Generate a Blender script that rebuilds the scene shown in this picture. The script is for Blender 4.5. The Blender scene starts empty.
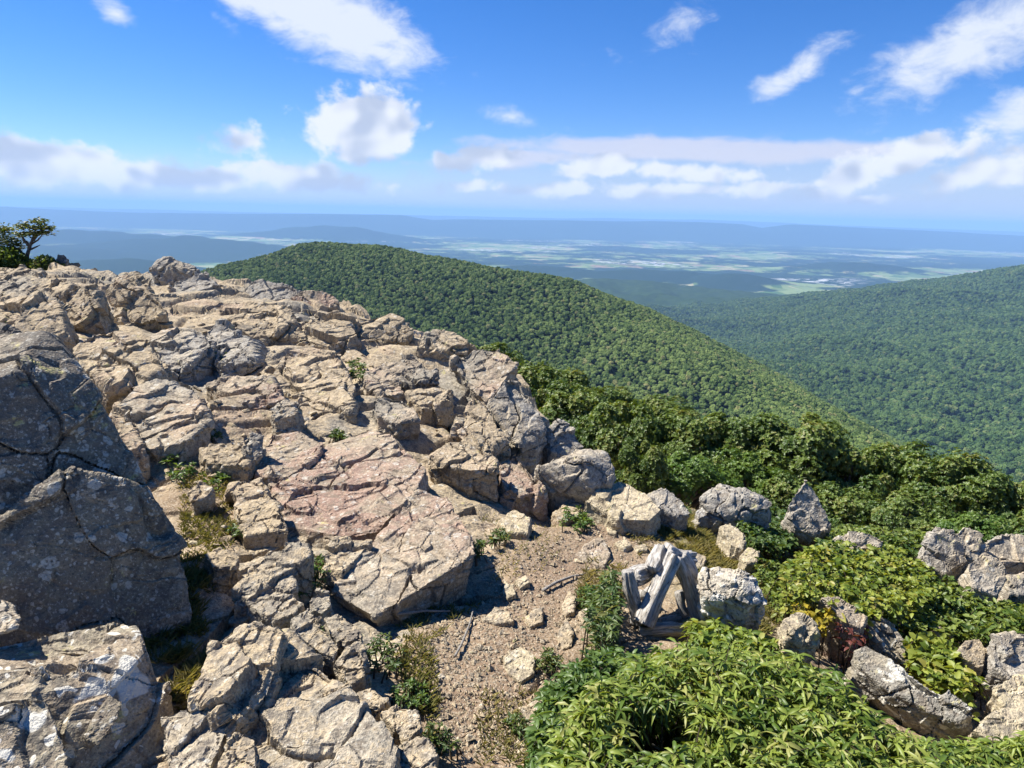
import bpy, bmesh, math, random
import numpy as np
from mathutils import Matrix, Vector

SC = bpy.context.scene
COL = SC.collection
R = math.radians
random.seed(7)
RNG = np.random.default_rng(11)

# ------------------------------------------------------------------ camera
FPX, PITCH, ROLL = 690.0, 13.85, 1.45
cam = bpy.data.cameras.new('camera')
cam.sensor_width = 36.0
cam.lens = FPX / 1024 * 36.0
cam.clip_start, cam.clip_end = 0.05, 120000.0
cam_o = bpy.data.objects.new('camera', cam)
COL.objects.link(cam_o)
MCAM = Matrix.Rotation(R(90 - PITCH), 4, 'X') @ Matrix.Rotation(R(ROLL), 4, 'Z')
cam_o.matrix_world = MCAM
SC.camera = cam_o
MC = np.array(MCAM.to_3x3())

# ------------------------------------------------------------------ sky, sun, exposure
SUN_AZ, SUN_EL = -72.0, 52.0            # azimuth from +Y, clockwise
SUN_DIR = np.array([math.sin(R(SUN_AZ)) * math.cos(R(SUN_EL)), math.cos(R(SUN_AZ)) * math.cos(R(SUN_EL)), math.sin(R(SUN_EL))])
SKY_STRENGTH = 0.067
HAZE_DENSITY = 5.4e-5
HAZE_COLOR = (.34, .58, .98, 1)
world = bpy.data.worlds.new('World')
SC.world = world
world.use_nodes = True
world.cycles.sampling_method = 'MANUAL'
world.cycles.sample_map_resolution = 256
sun = bpy.data.lights.new('sun', 'SUN')
sun.energy, sun.angle, sun.color = 5.0, R(0.53), (1.0, 0.95, 0.87)
sun_o = bpy.data.objects.new('sun', sun)
COL.objects.link(sun_o)
sun_o.rotation_euler = Vector(SUN_DIR).to_track_quat('Z', 'Y').to_euler()
sun_o.location = (-20, 5, 40)
vs = SC.view_settings
vs.view_transform, vs.look, vs.gamma, vs.exposure = 'Standard', 'None', 1.0, 1.12
vs.use_curve_mapping = False
SC.render.engine = 'CYCLES'
cy = SC.cycles
cy.use_denoising = True
cy.max_bounces, cy.diffuse_bounces, cy.glossy_bounces, cy.transmission_bounces, cy.volume_bounces = 5, 1, 1, 3, 1
cy.transparent_max_bounces = 6
cy.sample_clamp_indirect = 4.0

def rays(px, py):
    """world direction of photo pixels, scaled so the forward (y) share is kept as is"""
    px, py = np.asarray(px, float), np.asarray(py, float)
    d = np.stack([(px - 512) / FPX, -(py - 384) / FPX, -np.ones_like(px)], -1)
    return d @ MC.T

def project(P):
    q = np.asarray(P) @ MC
    return 512 + FPX * q[..., 0] / -q[..., 2], 384 - FPX * q[..., 1] / -q[..., 2], -q[..., 2]

def at_y(px, py, Y):
    d = rays(px, py)
    return d * (np.asarray(Y) / d[..., 1])[..., None]

# ------------------------------------------------------------------ node helpers
class NT:
    def __init__(s, tree):
        s.t = tree; s.n = tree.nodes; s.l = tree.links
    def node(s, kind, **kw):
        n = s.n.new(kind)
        for k, v in kw.items(): setattr(n, k, v)
        return n
    def put(s, sock, v):
        if v is None: return
        if isinstance(v, bpy.types.NodeSocket): s.l.new(v, sock)
        else:
            if isinstance(v, (tuple, list)) and sock.type == 'RGBA' and len(v) == 3: v = (*v, 1)
            sock.default_value = v
    def math(s, op, a, b=None, c=None, clamp=False):
        n = s.node('ShaderNodeMath', operation=op); n.use_clamp = clamp
        s.put(n.inputs[0], a); s.put(n.inputs[1], b)
        if c is not None: s.put(n.inputs[2], c)
        return n.outputs[0]
    def vmath(s, op, a, b=None, scale=None):
        n = s.node('ShaderNodeVectorMath', operation=op)
        s.put(n.inputs[0], a); s.put(n.inputs[1], b)
        if scale is not None: s.put(n.inputs['Scale'], scale)
        return n.outputs['Value'] if op in ('LENGTH', 'DOT_PRODUCT', 'DISTANCE') else n.outputs[0]
    def mix(s, f, a, b, mode='MIX'):
        n = s.node('ShaderNodeMix', data_type='RGBA', blend_type=mode)
        s.put(n.inputs[0], f); s.put(n.inputs[6], a); s.put(n.inputs[7], b)
        return n.outputs[2]
    def step(s, v, lo, hi, a=0.0, b=1.0):
        n = s.node('ShaderNodeMapRange', interpolation_type='SMOOTHSTEP')
        s.put(n.inputs[0], v)
        for i, x in enumerate((lo, hi, a, b)): n.inputs[i + 1].default_value = x
        return n.outputs[0]
    def noise(s, vec, scale, detail=4, rough=0.55, dist=0.0, dims='3D'):
        n = s.node('ShaderNodeTexNoise', noise_dimensions=dims)
        s.put(n.inputs['Vector'], vec)
        n.inputs['Scale'].default_value = scale; n.inputs['Detail'].default_value = detail
        n.inputs['Roughness'].default_value = rough; n.inputs['Distortion'].default_value = dist
        return n.outputs['Fac']
    def voro(s, vec, scale, feature='F1', rnd=1.0):
        n = s.node('ShaderNodeTexVoronoi', feature=feature)
        s.put(n.inputs['Vector'], vec); n.inputs['Scale'].default_value = scale
        n.inputs['Randomness'].default_value = rnd
        return n
    def mapping(s, vec, scale=(1, 1, 1), rot=(0, 0, 0), loc=(0, 0, 0)):
        n = s.node('ShaderNodeMapping')
        s.put(n.inputs['Vector'], vec)
        n.inputs['Scale'].default_value = scale; n.inputs['Rotation'].default_value = rot; n.inputs['Location'].default_value = loc
        return n.outputs[0]
    def attr(s, name, kind='GEOMETRY'):
        n = s.node('ShaderNodeAttribute', attribute_name=name); n.attribute_type = kind
        return n
    def bump(s, h, strength, dist):
        n = s.node('ShaderNodeBump')
        n.inputs['Strength'].default_value = strength; n.inputs['Distance'].default_value = dist
        s.put(n.inputs['Height'], h)
        return n.outputs[0]

def new_mat(name):
    m = bpy.data.materials.new(name); m.use_nodes = True
    m.node_tree.nodes.clear()
    nt = NT(m.node_tree)
    out = nt.node('ShaderNodeOutputMaterial')
    return m, nt, out

def principled(nt, out, col, rough=0.9, normal=None, spec=0.2):
    b = nt.node('ShaderNodeBsdfPrincipled')
    nt.put(b.inputs['Base Color'], col); nt.put(b.inputs['Roughness'], rough)
    b.inputs['Specular IOR Level'].default_value = spec
    if normal is not None: nt.put(b.inputs['Normal'], normal)
    nt.l.new(b.outputs[0], out.inputs['Surface'])
    return b

# ------------------------------------------------------------------ the sky with its clouds
def azel(px, py):
    d = rays(px, py)
    return np.arctan2(d[..., 0], d[..., 1]), np.arctan2(d[..., 2], np.hypot(d[..., 0], d[..., 1]))

def build_sky():
    nt = NT(world.node_tree); nt.n.clear()
    out = nt.node('ShaderNodeOutputWorld'); bg = nt.node('ShaderNodeBackground')
    nt.l.new(bg.outputs[0], out.inputs[0]); bg.inputs['Strength'].default_value = SKY_STRENGTH
    sky = nt.node('ShaderNodeTexSky', sky_type='NISHITA')
    sky.sun_disc = False; sky.sun_elevation = R(SUN_EL); sky.sun_rotation = R(SUN_AZ)
    sky.altitude = 1200; sky.air_density = 1.0; sky.dust_density = 0.0; sky.ozone_density = 4.0
    hs = nt.node('ShaderNodeHueSaturation'); hs.inputs['Saturation'].default_value = 1.3; hs.inputs['Value'].default_value = 1.0
    nt.l.new(sky.outputs[0], hs.inputs['Color'])
    col = nt.mix(1.0, hs.outputs[0], (.78, .82, 1.06), 'MULTIPLY')
    tc = nt.node('ShaderNodeTexCoord')
    sp = nt.node('ShaderNodeSeparateXYZ'); nt.l.new(tc.outputs['Generated'], sp.inputs[0])
    x, y, z = sp.outputs
    az = nt.math('ARCTAN2', x, y)
    el = nt.math('ARCTAN2', z, nt.math('SQRT', nt.math('ADD', nt.math('MULTIPLY', x, x), nt.math('MULTIPLY', y, y))))
    cb = nt.node('ShaderNodeCombineXYZ'); nt.put(cb.inputs[0], az); nt.put(cb.inputs[1], el)
    uv = cb.outputs[0]
    def field(clouds):
        acc = None
        for (px, py, rx, ry, rot, k) in clouds:
            a, e = azel(px, py)
            n = nt.node('ShaderNodeMapping', vector_type='TEXTURE'); nt.put(n.inputs['Vector'], uv)
            n.inputs['Location'].default_value = (float(a), float(e), 0)
            n.inputs['Rotation'].default_value = (0, 0, R(-rot)); n.inputs['Scale'].default_value = (rx / FPX, ry / FPX, 1)
            f = nt.math('MULTIPLY_ADD', nt.vmath('LENGTH', n.outputs[0]), -k, k)
            acc = f if acc is None else nt.math('MAXIMUM', acc, f)
        return acc
    # wispy high clouds: soft, streaked
    wisp = [(322, 18, 125, 38, 17, 1.6), (378, 50, 60, 18, 14, 1.2), (255, -6, 90, 28, 12, 1.3), (116, 13, 22, 10, 35, .75), (215, 16, 30, 10, 25, .5),
            (510, 117, 46, 12, 12, .5), (795, 72, 46, 15, -35, .8), (852, 90, 20, 12, 0, .55), (960, 52, 92, 34, -24, 1.1), (1030, 20, 70, 34, -20, 1.0), (690, 15, 60, 18, -20, .28),
            (1020, 120, 48, 26, -15, 1.0)]
    nz = nt.noise(nt.mapping(uv, scale=(7, 13, 1), rot=(0, 0, R(-18)), loc=(1, 2, 1.5)), 2.2, 6, .62, .3)
    fw = nt.math('ADD', field(wisp), nt.math('MULTIPLY', nt.math('SUBTRACT', nz, .5), 2.2))
    mw = nt.math('MULTIPLY', nt.step(fw, .0, 1.0), .92)
    # the flat lilac bank along the horizon
    nb = nt.noise(nt.mapping(uv, scale=(9, 22, 1)), 1.6, 4, .58, .3, '2D')
    nbs = nt.math('SUBTRACT', nb, .5)
    fb = nt.math('ADD', field([(745, 182, 370, 46, 1, 1.5), (960, 182, 210, 44, 0, 1.1)]), nt.math('MULTIPLY', nbs, 1.0))
    mb = nt.math('MULTIPLY', nt.step(fb, .02, .8), .55)
    fs = nt.math('ADD', field([(700, 150, 250, 14, 1, 1.6), (520, 158, 120, 12, -3, 1.2)]), nt.math('MULTIPLY', nbs, 1.1))
    ms = nt.math('MULTIPLY', nt.step(fs, .05, .8), .75)
    # puffy clouds
    puff = [(368, 124, 54, 42, 0, 1.9), (340, 136, 44, 22, 20, 1.1), (60, 166, 110, 22, 7, 1.25), (20, 152, 60, 18, 8, 1.1), (190, 178, 120, 17, 0, 1.0), (300, 178, 95, 17, 3, 1.05),
            (245, 142, 36, 17, 5, .75), (452, 164, 34, 14, 0, .8), (492, 158, 44, 13, 0, .9), (475, 187, 40, 9, 0, .8), (640, 190, 60, 12, 0, .85), (765, 187, 36, 10, 0, .9), (650, 172, 40, 12, 0, .6),
            (880, 168, 95, 20, -16, 1.15), (905, 150, 40, 12, -12, .95), (1000, 170, 70, 18, -12, 1.0), (868, 200, 22, 6, 0, .7), (560, 190, 50, 10, 0, .9), (600, 166, 70, 13, 0, .85), (660, 172, 60, 12, 0, .75), (730, 176, 50, 10, 0, .7), (830, 182, 60, 10, -6, .9), (700, 190, 120, 8, 0, .75)]
    npf = nt.noise(nt.mapping(uv, scale=(1, 1.25, 1), loc=(0, 0, 3.3)), 20, 6, .58, .15)
    fp = nt.math('ADD', field(puff), nt.math('MULTIPLY', nt.math('SUBTRACT', npf, .5), 2.5))
    mp = nt.math('MULTIPLY', nt.step(fp, .03, .62), .95)
    # lit tops, greyer undersides: the same noise read a little further towards the sun
    uv2 = nt.vmath('ADD', uv, (-.016, .016, 0))
    np2 = nt.noise(nt.mapping(uv2, scale=(1, 1.25, 1), loc=(0, 0, 3.3)), 12, 2, .5, .15)
    npl = nt.noise(nt.mapping(uv, scale=(1, 1.25, 1), loc=(0, 0, 3.3)), 12, 2, .5, .15)
    lit = nt.step(nt.math('SUBTRACT', npl, np2), -.11, .07)
    WHITE, GREY, LILAC, WISP = (6.6, 6.8, 7.2), (3.9, 4.4, 5.5), (5.5, 5.5, 6.3), (6.0, 6.4, 7.1)
    col = nt.mix(nt.math('MULTIPLY', nt.step(el, .075, .0), .75), col, (3.9, 4.5, 5.8))
    col = nt.mix(mb, col, (3.9, 4.5, 5.8))
    col = nt.mix(ms, col, LILAC)
    col = nt.mix(mw, col, WISP)
    col = nt.mix(mp, col, nt.mix(lit, GREY, WHITE))
    nt.l.new(col, bg.inputs['Color'])
build_sky()

# ------------------------------------------------------------------ numpy noise
def _h(ix, iy, iz, seed):
    with np.errstate(over='ignore'):
        h = (ix.astype(np.int64) * 374761393 + iy.astype(np.int64) * 668265263 + iz.astype(np.int64) * 2147483647 + seed * 1274126177).astype(np.uint32)
        h ^= h >> np.uint32(13); h *= np.uint32(1274126177); h ^= h >> np.uint32(16)
        h *= np.uint32(2246822519); h ^= h >> np.uint32(13)
    return h
def _f(h): return h.astype(np.float32) * np.float32(1 / 4294967296.0)

def vnoise(p, seed=0):
    i = np.floor(p).astype(np.int64); f = (p - i).astype(np.float32)
    u = f * f * f * (f * (f * 6 - 15) + 10)
    r = 0
    for dx in (0, 1):
        wx = u[:, 0] if dx else 1 - u[:, 0]
        for dy in (0, 1):
            wy = u[:, 1] if dy else 1 - u[:, 1]
            for dz in (0, 1):
                wz = u[:, 2] if dz else 1 - u[:, 2]
                r = r + wx * wy * wz * _f(_h(i[:, 0] + dx, i[:, 1] + dy, i[:, 2] + dz, seed))
    return r * 2 - 1
def fbm(p, octv=4, seed=0, gain=.5):
    a, s, t = 1.0, 0, 0
    for o in range(octv):
        s = s + a * vnoise(p * (2.03 ** o) + 17.3 * o, seed + o); t += a; a *= gain
    return s / t
def facet(p, seed=0, grad=1.0, soft=.12):
    """piecewise-flat noise: each cell of a 3D cell pattern has its own height and tilt (bevelled over `soft`); also the distance to the cell border"""
    n = len(p)
    i0 = np.floor(p).astype(np.int64)
    b1 = np.full(n, 1e9, np.float32); b2 = np.full(n, 1e9, np.float32)
    v1 = np.zeros(n, np.float32); v2 = np.zeros(n, np.float32); idv = np.zeros(n, np.float32)
    for dx in (-1, 0, 1):
        for dy in (-1, 0, 1):
            for dz in (-1, 0, 1):
                c = i0 + np.array([dx, dy, dz])
                h = _h(c[:, 0], c[:, 1], c[:, 2], seed)
                o = np.stack([_f(h), _f(h * np.uint32(747796405)), _f(h * np.uint32(2891336453))], 1)
                q = (p - (c + o)).astype(np.float32)
                d = (q * q).sum(1)
                m = d < b2
                if not m.any(): continue
                hm = h[m]
                g = np.stack([_f(hm * np.uint32(3266489917)), _f(hm * np.uint32(668265263)), _f(hm * np.uint32(374761393))], 1) * 2 - 1
                off = _f(hm * np.uint32(2654435761)) * 2 - 1
                val = off * .7 + grad * (g * q[m]).sum(1)
                dm, b1m = d[m], b1[m]
                first = dm < b1m
                v2[m] = np.where(first, v1[m], val); b2[m] = np.where(first, b1m, dm)
                v1[m] = np.where(first, val, v1[m]); b1[m] = np.where(first, dm, b1m); idv[m] = np.where(first, off, idv[m])
    e = np.sqrt(b2) - np.sqrt(b1)
    t = .5 * (1 - sstep(0, soft, e))
    return v1 * (1 - t) + v2 * t, e, idv
def sstep(a, b, x):
    t = np.clip((x - a) / (b - a), 0, 1)
    return t * t * (3 - 2 * t)

class TPS:
    def __init__(s, X, z, lam=1e-3):
        s.X = np.asarray(X, float); n = len(s.X)
        K = s.U(s.X, s.X) + lam * np.eye(n)
        P = np.c_[np.ones(n), s.X]
        A = np.block([[K, P], [P.T, np.zeros((3, 3))]])
        s.w = np.linalg.solve(A, np.r_[np.asarray(z, float), 0, 0, 0])
    def U(s, A, B):
        d2 = ((A[:, None] - B[None]) ** 2).sum(-1)
        return .5 * d2 * np.log(d2 + 1e-9)
    def __call__(s, x, y):
        sh = np.shape(x); Q = np.c_[np.ravel(x), np.ravel(y)]
        o = np.empty(len(Q))
        for k in range(0, len(Q), 60000):
            q = Q[k:k + 60000]
            o[k:k + 60000] = s.U(q, s.X) @ s.w[:-3] + s.w[-3] + q @ s.w[-2:]
        return o.reshape(sh)

# ------------------------------------------------------------------ mesh helpers
def link(name, me, mat=None, parent=None, smooth=False):
    o = bpy.data.objects.new(name, me)
    COL.objects.link(o)
    if mat is not None and len(me.materials) == 0: me.materials.append(mat)
    if parent is not None: o.parent = parent
    if smooth: me.shade_smooth()
    return o
def np_mesh(name, V, F, smooth=False, attrs=None):
    """V (n,3), F (m,k) of one polygon size"""
    V = np.asarray(V, np.float32); F = np.asarray(F, np.int32)
    me = bpy.data.meshes.new(name)
    m, k = F.shape
    me.vertices.add(len(V)); me.vertices.foreach_set('co', V.ravel())
    me.loops.add(m * k); me.loops.foreach_set('vertex_index', F.ravel())
    me.polygons.add(m); me.polygons.foreach_set('loop_start', np.arange(0, m * k, k, dtype=np.int32))
    me.polygons.foreach_set('use_smooth', np.full(m, smooth))
    for an, av in (attrs or {}).items():
        a = me.attributes.new(an, 'FLOAT', 'POINT'); a.data.foreach_set('value', np.asarray(av, np.float32))
    me.update(calc_edges=True)
    return me
def grid_faces(nu, nv):
    i = np.arange(nu * nv).reshape(nu, nv)
    return np.stack([i[:-1, :-1], i[1:, :-1], i[1:, 1:], i[:-1, 1:]], -1).reshape(-1, 4)
def tag(o, label=None, cat=None, group=None, kind=None):
    if label: o['label'] = label
    if cat: o['category'] = cat
    if group: o['group'] = group
    if kind: o['kind'] = kind
    return o
def empty(name, loc=(0, 0, 0)):
    o = bpy.data.objects.new(name, None); COL.objects.link(o); o.location = loc; o.empty_display_size = .1
    return o

# ------------------------------------------------------------------ the far country
def mat_forest_floor(name, c1, c2):
    m, nt, out = new_mat(name)
    g = nt.node('ShaderNodeNewGeometry')
    n = nt.noise(g.outputs['Position'], .02, 5)
    principled(nt, out, nt.mix(nt.step(n, .35, .65), c1, c2), .95, None, .05)
    return m

def mat_valley():
    m, nt, out = new_mat('farmland')
    g = nt.node('ShaderNodeNewGeometry'); P = g.outputs['Position']
    q = nt.mapping(P, scale=(1 / 220, 1 / 240, 0), rot=(0, 0, .35))
    v = nt.voro(q, 1.0)
    sep = nt.node('ShaderNodeSeparateColor'); nt.l.new(v.outputs['Color'], sep.inputs[0])
    r, gg, b = sep.outputs[:3]
    field = nt.mix(nt.step(r, .0, .5), (.06, .115, .03), (.17, .22, .085))
    field = nt.mix(nt.step(gg, .84, .88), field, (.30, .27, .15))
    field = nt.mix(nt.step(b, .93, .95), field, (.24, .17, .11))
    n1 = nt.noise(P, 1 / 2600, 5, .6, .4)
    n2 = nt.noise(P, 1 / 260, 4, .65)
    wood = nt.step(nt.math('ADD', nt.math('MULTIPLY', n1, 1.0), nt.math('MULTIPLY', n2, .6)), .72, .80)
    hill = nt.attr('hill').outputs['Fac']
    wood = nt.math('MAXIMUM', wood, nt.step(hill, .12, .3))
    c = nt.mix(wood, field, (.012, .028, .012))
    # villages: bright roofs in clusters
    vt = nt.voro(nt.mapping(P, scale=(1 / 75, 1 / 75, 0)), 1.0)
    s2 = nt.node('ShaderNodeSeparateColor'); nt.l.new(vt.outputs['Color'], s2.inputs[0])
    town = nt.math('MULTIPLY', nt.step(nt.noise(P, 1 / 1900, 2), .58, .66), nt.step(s2.outputs[0], .70, .74))
    town = nt.math('MULTIPLY', town, nt.math('SUBTRACT', 1.0, nt.step(hill, .05, .15)))
    c = nt.mix(town, c, (.40, .40, .39))
    principled(nt, out, c, .95, None, .05)
    return m

PLAIN_Z = -655.0
def polar(az0, az1, na, r):
    A, Rr = np.meshgrid(np.linspace(R(az0), R(az1), na), r, indexing='ij')
    return Rr * np.sin(A), Rr * np.cos(A)

def sheet(name, x, y, z, mat, attrs=None, smooth=True):
    me = np_mesh(name, np.stack([x, y, z], -1).reshape(-1, 3), grid_faces(*x.shape), smooth, {k: v.ravel() for k, v in (attrs or {}).items()})
    o = link(name, me, mat)
    # seen from above: faces look up
    if me.polygons[0].normal.z < 0: me.flip_normals()
    return o

def far_country():
    x, y = polar(-80, 80, 640, np.geomspace(2500, 70000, 420))
    z = np.full(x.shape, PLAIN_Z)
    p = np.stack([x, y, 0 * x], -1).reshape(-1, 3)
    hz = 28 * np.maximum(fbm(p / 2200, 4, 3), -.3).reshape(x.shape)
    # wooded hills standing on the plain: px, py of the top, distance, half widths (across, along)
    for (px, py, Y, wx, wy) in [(95, 231, 11500, 2100, 700), (190, 237, 10000, 1700, 650), (20, 244, 9000, 1500, 600), (120, 258, 6500, 900, 500), (-90, 236, 10500, 2500, 900),
                                (545, 266, 7600, 900, 420), (650, 270, 7300, 1300, 420), (735, 274, 7000, 560, 330), (470, 262, 8600, 800, 400), (620, 283, 6000, 420, 260), (560, 292, 5600, 500, 260), (330, 226, 15500, 1800, 600), (860, 262, 9500, 900, 400)]:
        c = at_y(px, py, Y)
        h = c[2] - PLAIN_Z
        q = ((x - c[0]) / wx) ** 2 + ((y - c[1]) / wy) ** 2
        hz = np.maximum(hz, h * np.exp(-q) * (1 + .22 * fbm(p / 420, 4, 9).reshape(x.shape)))
    tag(sheet('valley_plain', x, y, z + hz, mat_valley(), {'hill': np.clip((hz - 25) / 100, 0, 1)}), kind='structure')
    wood = mat_forest_floor('far_woods', (.014, .030, .016), (.022, .042, .02))
    def ridge(name, pts, Y, depth, seed, rough):
        pts = np.array(pts, float)
        top = at_y(pts[:, 0], pts[:, 1], Y)
        xs = np.linspace(top[0, 0], top[-1, 0], 500)
        zt = np.interp(xs, top[:, 0], top[:, 2])
        v = np.linspace(-1, 1, 41)
        X, Vv = np.meshgrid(xs, v, indexing='ij')
        P = np.stack([X / 2600, Vv * 2.2, 0 * X], -1).reshape(-1, 3)
        prof = np.exp(-(Vv * 1.75) ** 2)
        H = (zt[:, None] - PLAIN_Z + 30) * prof * (1 + (rough * (1 - prof * .8)) * fbm(P, 4, seed).reshape(X.shape)) + rough * 45 * fbm(P * 2.3, 3, seed + 5).reshape(X.shape) * prof
        return tag(sheet(name, X, Y + Vv * depth, PLAIN_Z - 30 + H, wood), kind='structure')
    ridge('distant_ridge', [(-500, 199), (-200, 203), (0, 207), (90, 211), (180, 213), (250, 214), (330, 214), (400, 215), (432, 220), (470, 219), (600, 221), (700, 222), (740, 224), (762, 228), (790, 224), (860, 228), (930, 231), (1024, 235), (1200, 240), (1600, 250)], 22000, 2600, 21, .35)
    ridge('distant_ridge', [(-500, 197), (0, 206), (160, 210), (300, 213), (420, 215.5), (560, 218), (700, 219.5), (860, 226), (1024, 232), (1600, 246)], 36000, 3000, 33, .3)
far_country()

# forested hill in the middle: a spine with sloping flanks
SP = np.array([at_y(*q) for q in [(120, 300, 900), (215, 272, 980), (262, 256, 1010), (300, 248, 1010), (345, 242, 1000), (400, 250, 980), (450, 260, 960), (510, 271, 930), (560, 281, 900), (590, 292, 880), (620, 312, 820), (650, 331, 760), (696, 360, 690), (755, 402, 600), (818, 432, 520), (870, 462, 440)]])
_k = np.linspace(0, 1, len(SP)); _kk = np.linspace(0, 1, 160)
SPF = np.stack([np.interp(_kk, _k, SP[:, j]) for j in range(3)], 1)
for _ in range(6): SPF[1:-1] = (SPF[:-2] + 2 * SPF[1:-1] + SPF[2:]) / 4
CROWN = 5.0
def hill_z(x, y):
    sh = x.shape; q = np.stack([x.ravel(), y.ravel()], 1)
    out = np.empty(len(q)); 
    for k in range(0, len(q), 40000):
        b = q[k:k + 40000]
        d = np.sqrt(((b[:, None] - SPF[None, :, :2]) ** 2).sum(-1))
        w = SPF[None, :, 2] - .52 * (np.sqrt(d * d + 50 ** 2) - 50)
        out[k:k + 40000] = w.max(1)
    p = np.c_[q, np.zeros(len(q))]
    out += 9 * fbm(p / 190, 3, 41) * sstep(0, 120, np.abs(out - out.max()) ) + 4 * fbm(p / 60, 2, 47)
    return (out - CROWN).reshape(sh)

BC = [(1150, 250, 3400), (1024, 270, 3200), (1300, 225, 3300), (960, 283, 3250), (880, 290, 3300), (780, 303, 3500), (700, 318, 3650), (1024, 300, 2700), (900, 312, 2750), (800, 332, 2750), (700, 332, 2950),
      (650, 312, 3700), (600, 296, 4600), (560, 285, 5300), (720, 347, 2100), (800, 400, 1400), (880, 445, 1150), (1024, 350, 1900), (900, 350, 2000), (1024, 440, 1150), (960, 400, 1500), (1250, 350, 2000), (1200, 450, 1150), (1100, 300, 2600),
      (1400, 300, 2500), (560, 330, 2500), (500, 360, 1800), (640, 400, 1300)]
_b = np.array([at_y(*q) for q in BC])
_b = np.vstack([_b, [[900, 4400, -520], [2200, 4600, -480], [3500, 4300, -330], [0, 5200, -660], [-900, 3500, -640], [400, 6500, -675], [2000, 6500, -700], [-300, 900, -330], [500, 500, -300], [1200, 600, -300], [2500, 1200, -250]]])
BT = TPS(_b[:, :2] / 1000, _b[:, 2], .002)
def bowl_z(x, y):
    z = BT(x / 1000, y / 1000)
    p = np.stack([x, y, 0 * x], -1).reshape(-1, 3)
    s = fbm(p / np.array([420, 700, 1]), 4, 61).reshape(x.shape)
    z = z + 75 * (.30 - np.abs(s)) * sstep(900, 1800, np.hypot(x, y)) + 6 * fbm(p / 110, 2, 67).reshape(x.shape)
    return z - CROWN

# summit slope falling away from the ledge
EDGE_PX = [(0, 262, -1.0), (60, 272, -1.05), (100, 276, -1.1), (175, 272, -1.15), (235, 282, -1.25), (300, 289, -1.35), (340, 300, -1.4), (400, 322, -1.5), (470, 346, -1.65), (520, 382, -1.85), (560, 425, -2.0), (590, 452, -2.15), (650, 488, -2.3), (720, 505, -2.4), (800, 520, -2.6), (870, 535, -2.7), (950, 540, -2.8), (1024, 545, -2.9), (1150, 560, -3.1)]
def at_z(px, py, z):
    d = rays(px, py); return d * (np.asarray(z) / d[..., 2])[..., None]
_e = np.array([at_z(*q) for q in EDGE_PX])
E_AZ, E_R = np.arctan2(_e[:, 0], _e[:, 1]), np.hypot(_e[:, 0], _e[:, 1])
_o = np.argsort(E_AZ); E_AZ, E_R = E_AZ[_o], E_R[_o]
GC = [(512, 768, -1.95), (420, 700, -1.88), (500, 620, -1.98), (460, 600, -1.95), (600, 560, -2.12), (640, 520, -2.15), (600, 490, -2.15), (560, 470, -2.08), (420, 540, -1.85), (330, 480, -1.78), (370, 430, -1.7), (300, 400, -1.6), (250, 450, -1.68), (200, 470, -1.7),
      (250, 700, -1.75), (200, 640, -1.75), (180, 560, -1.75), (150, 480, -1.68), (130, 420, -1.5), (100, 370, -1.32), (100, 310, -1.17), (100, 278, -1.1), (30, 270, -1.0), (175, 282, -1.2), (300, 293, -1.35), (400, 330, -1.55), (470, 352, -1.68), (520, 390, -1.85), (200, 340, -1.35), (300, 340, -1.45), (400, 380, -1.65), (450, 420, -1.8), (500, 460, -1.95),
      (700, 520, -2.3), (760, 560, -2.3), (660, 600, -2.1), (720, 640, -2.1), (800, 540, -2.6), (860, 560, -2.7), (960, 560, -2.8), (1024, 560, -2.9), (900, 620, -2.6), (1000, 640, -2.65), (940, 700, -2.45), (1024, 740, -2.4), (850, 680, -2.3), (750, 720, -2.05), (900, 768, -2.25), (640, 700, -2.0),
      (60, 700, -1.75), (0, 768, -1.75), (0, 600, -1.7), (0, 450, -1.55), (0, 330, -1.15)]
_g = np.array([at_z(*q) for q in GC])
_g = np.vstack([_g, [[-8, 2, -1.5], [6, 1, -2.7], [0, -3, -1.9], [-14, 14, -1.0], [-6, -2, -1.6], [6, -2, -2.5], [9, 6, -3.3], [3, .5, -2.3]]])
GT = TPS(_g[:, :2], _g[:, 2], 5e-3)
def base_z(x, y):
    r = np.hypot(x, y); az = np.arctan2(x, y)
    re = np.interp(az, E_AZ, E_R)
    p = np.stack([x, y, 0 * x], -1).reshape(-1, 3)
    re = re + .22 * fbm(p / .9, 3, 81).reshape(x.shape)
    rc = np.minimum(r, re)
    k = rc / np.maximum(r, 1e-6)
    d = np.maximum(r - re, 0)
    fall = np.where(d < 2.5, 1.35 * d, 3.375 + .62 * (d - 2.5)) 
    return GT(x * k, y * k) - fall
def pix_ground(px, py, lift=0.0):
    """where the line of sight of a photo pixel first meets the ground raised by lift"""
    d = rays(px, py)
    def first(t):
        P = d[None] * (t / d[1])[:, None]
        k = np.nonzero(P[:, 2] < base_z(P[:, 0], P[:, 1]) + lift)[0]
        return P, (k[0] if len(k) else None)
    t = np.geomspace(1.0, 40, 110)
    P, k = first(t)
    if k is None: return P[np.argmin(P[:, 2] - base_z(P[:, 0], P[:, 1]))]
    if k == 0: return P[0]
    P, k = first(np.linspace(t[k - 1], t[k], 40))
    return P[k if k is not None else -1]

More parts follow.
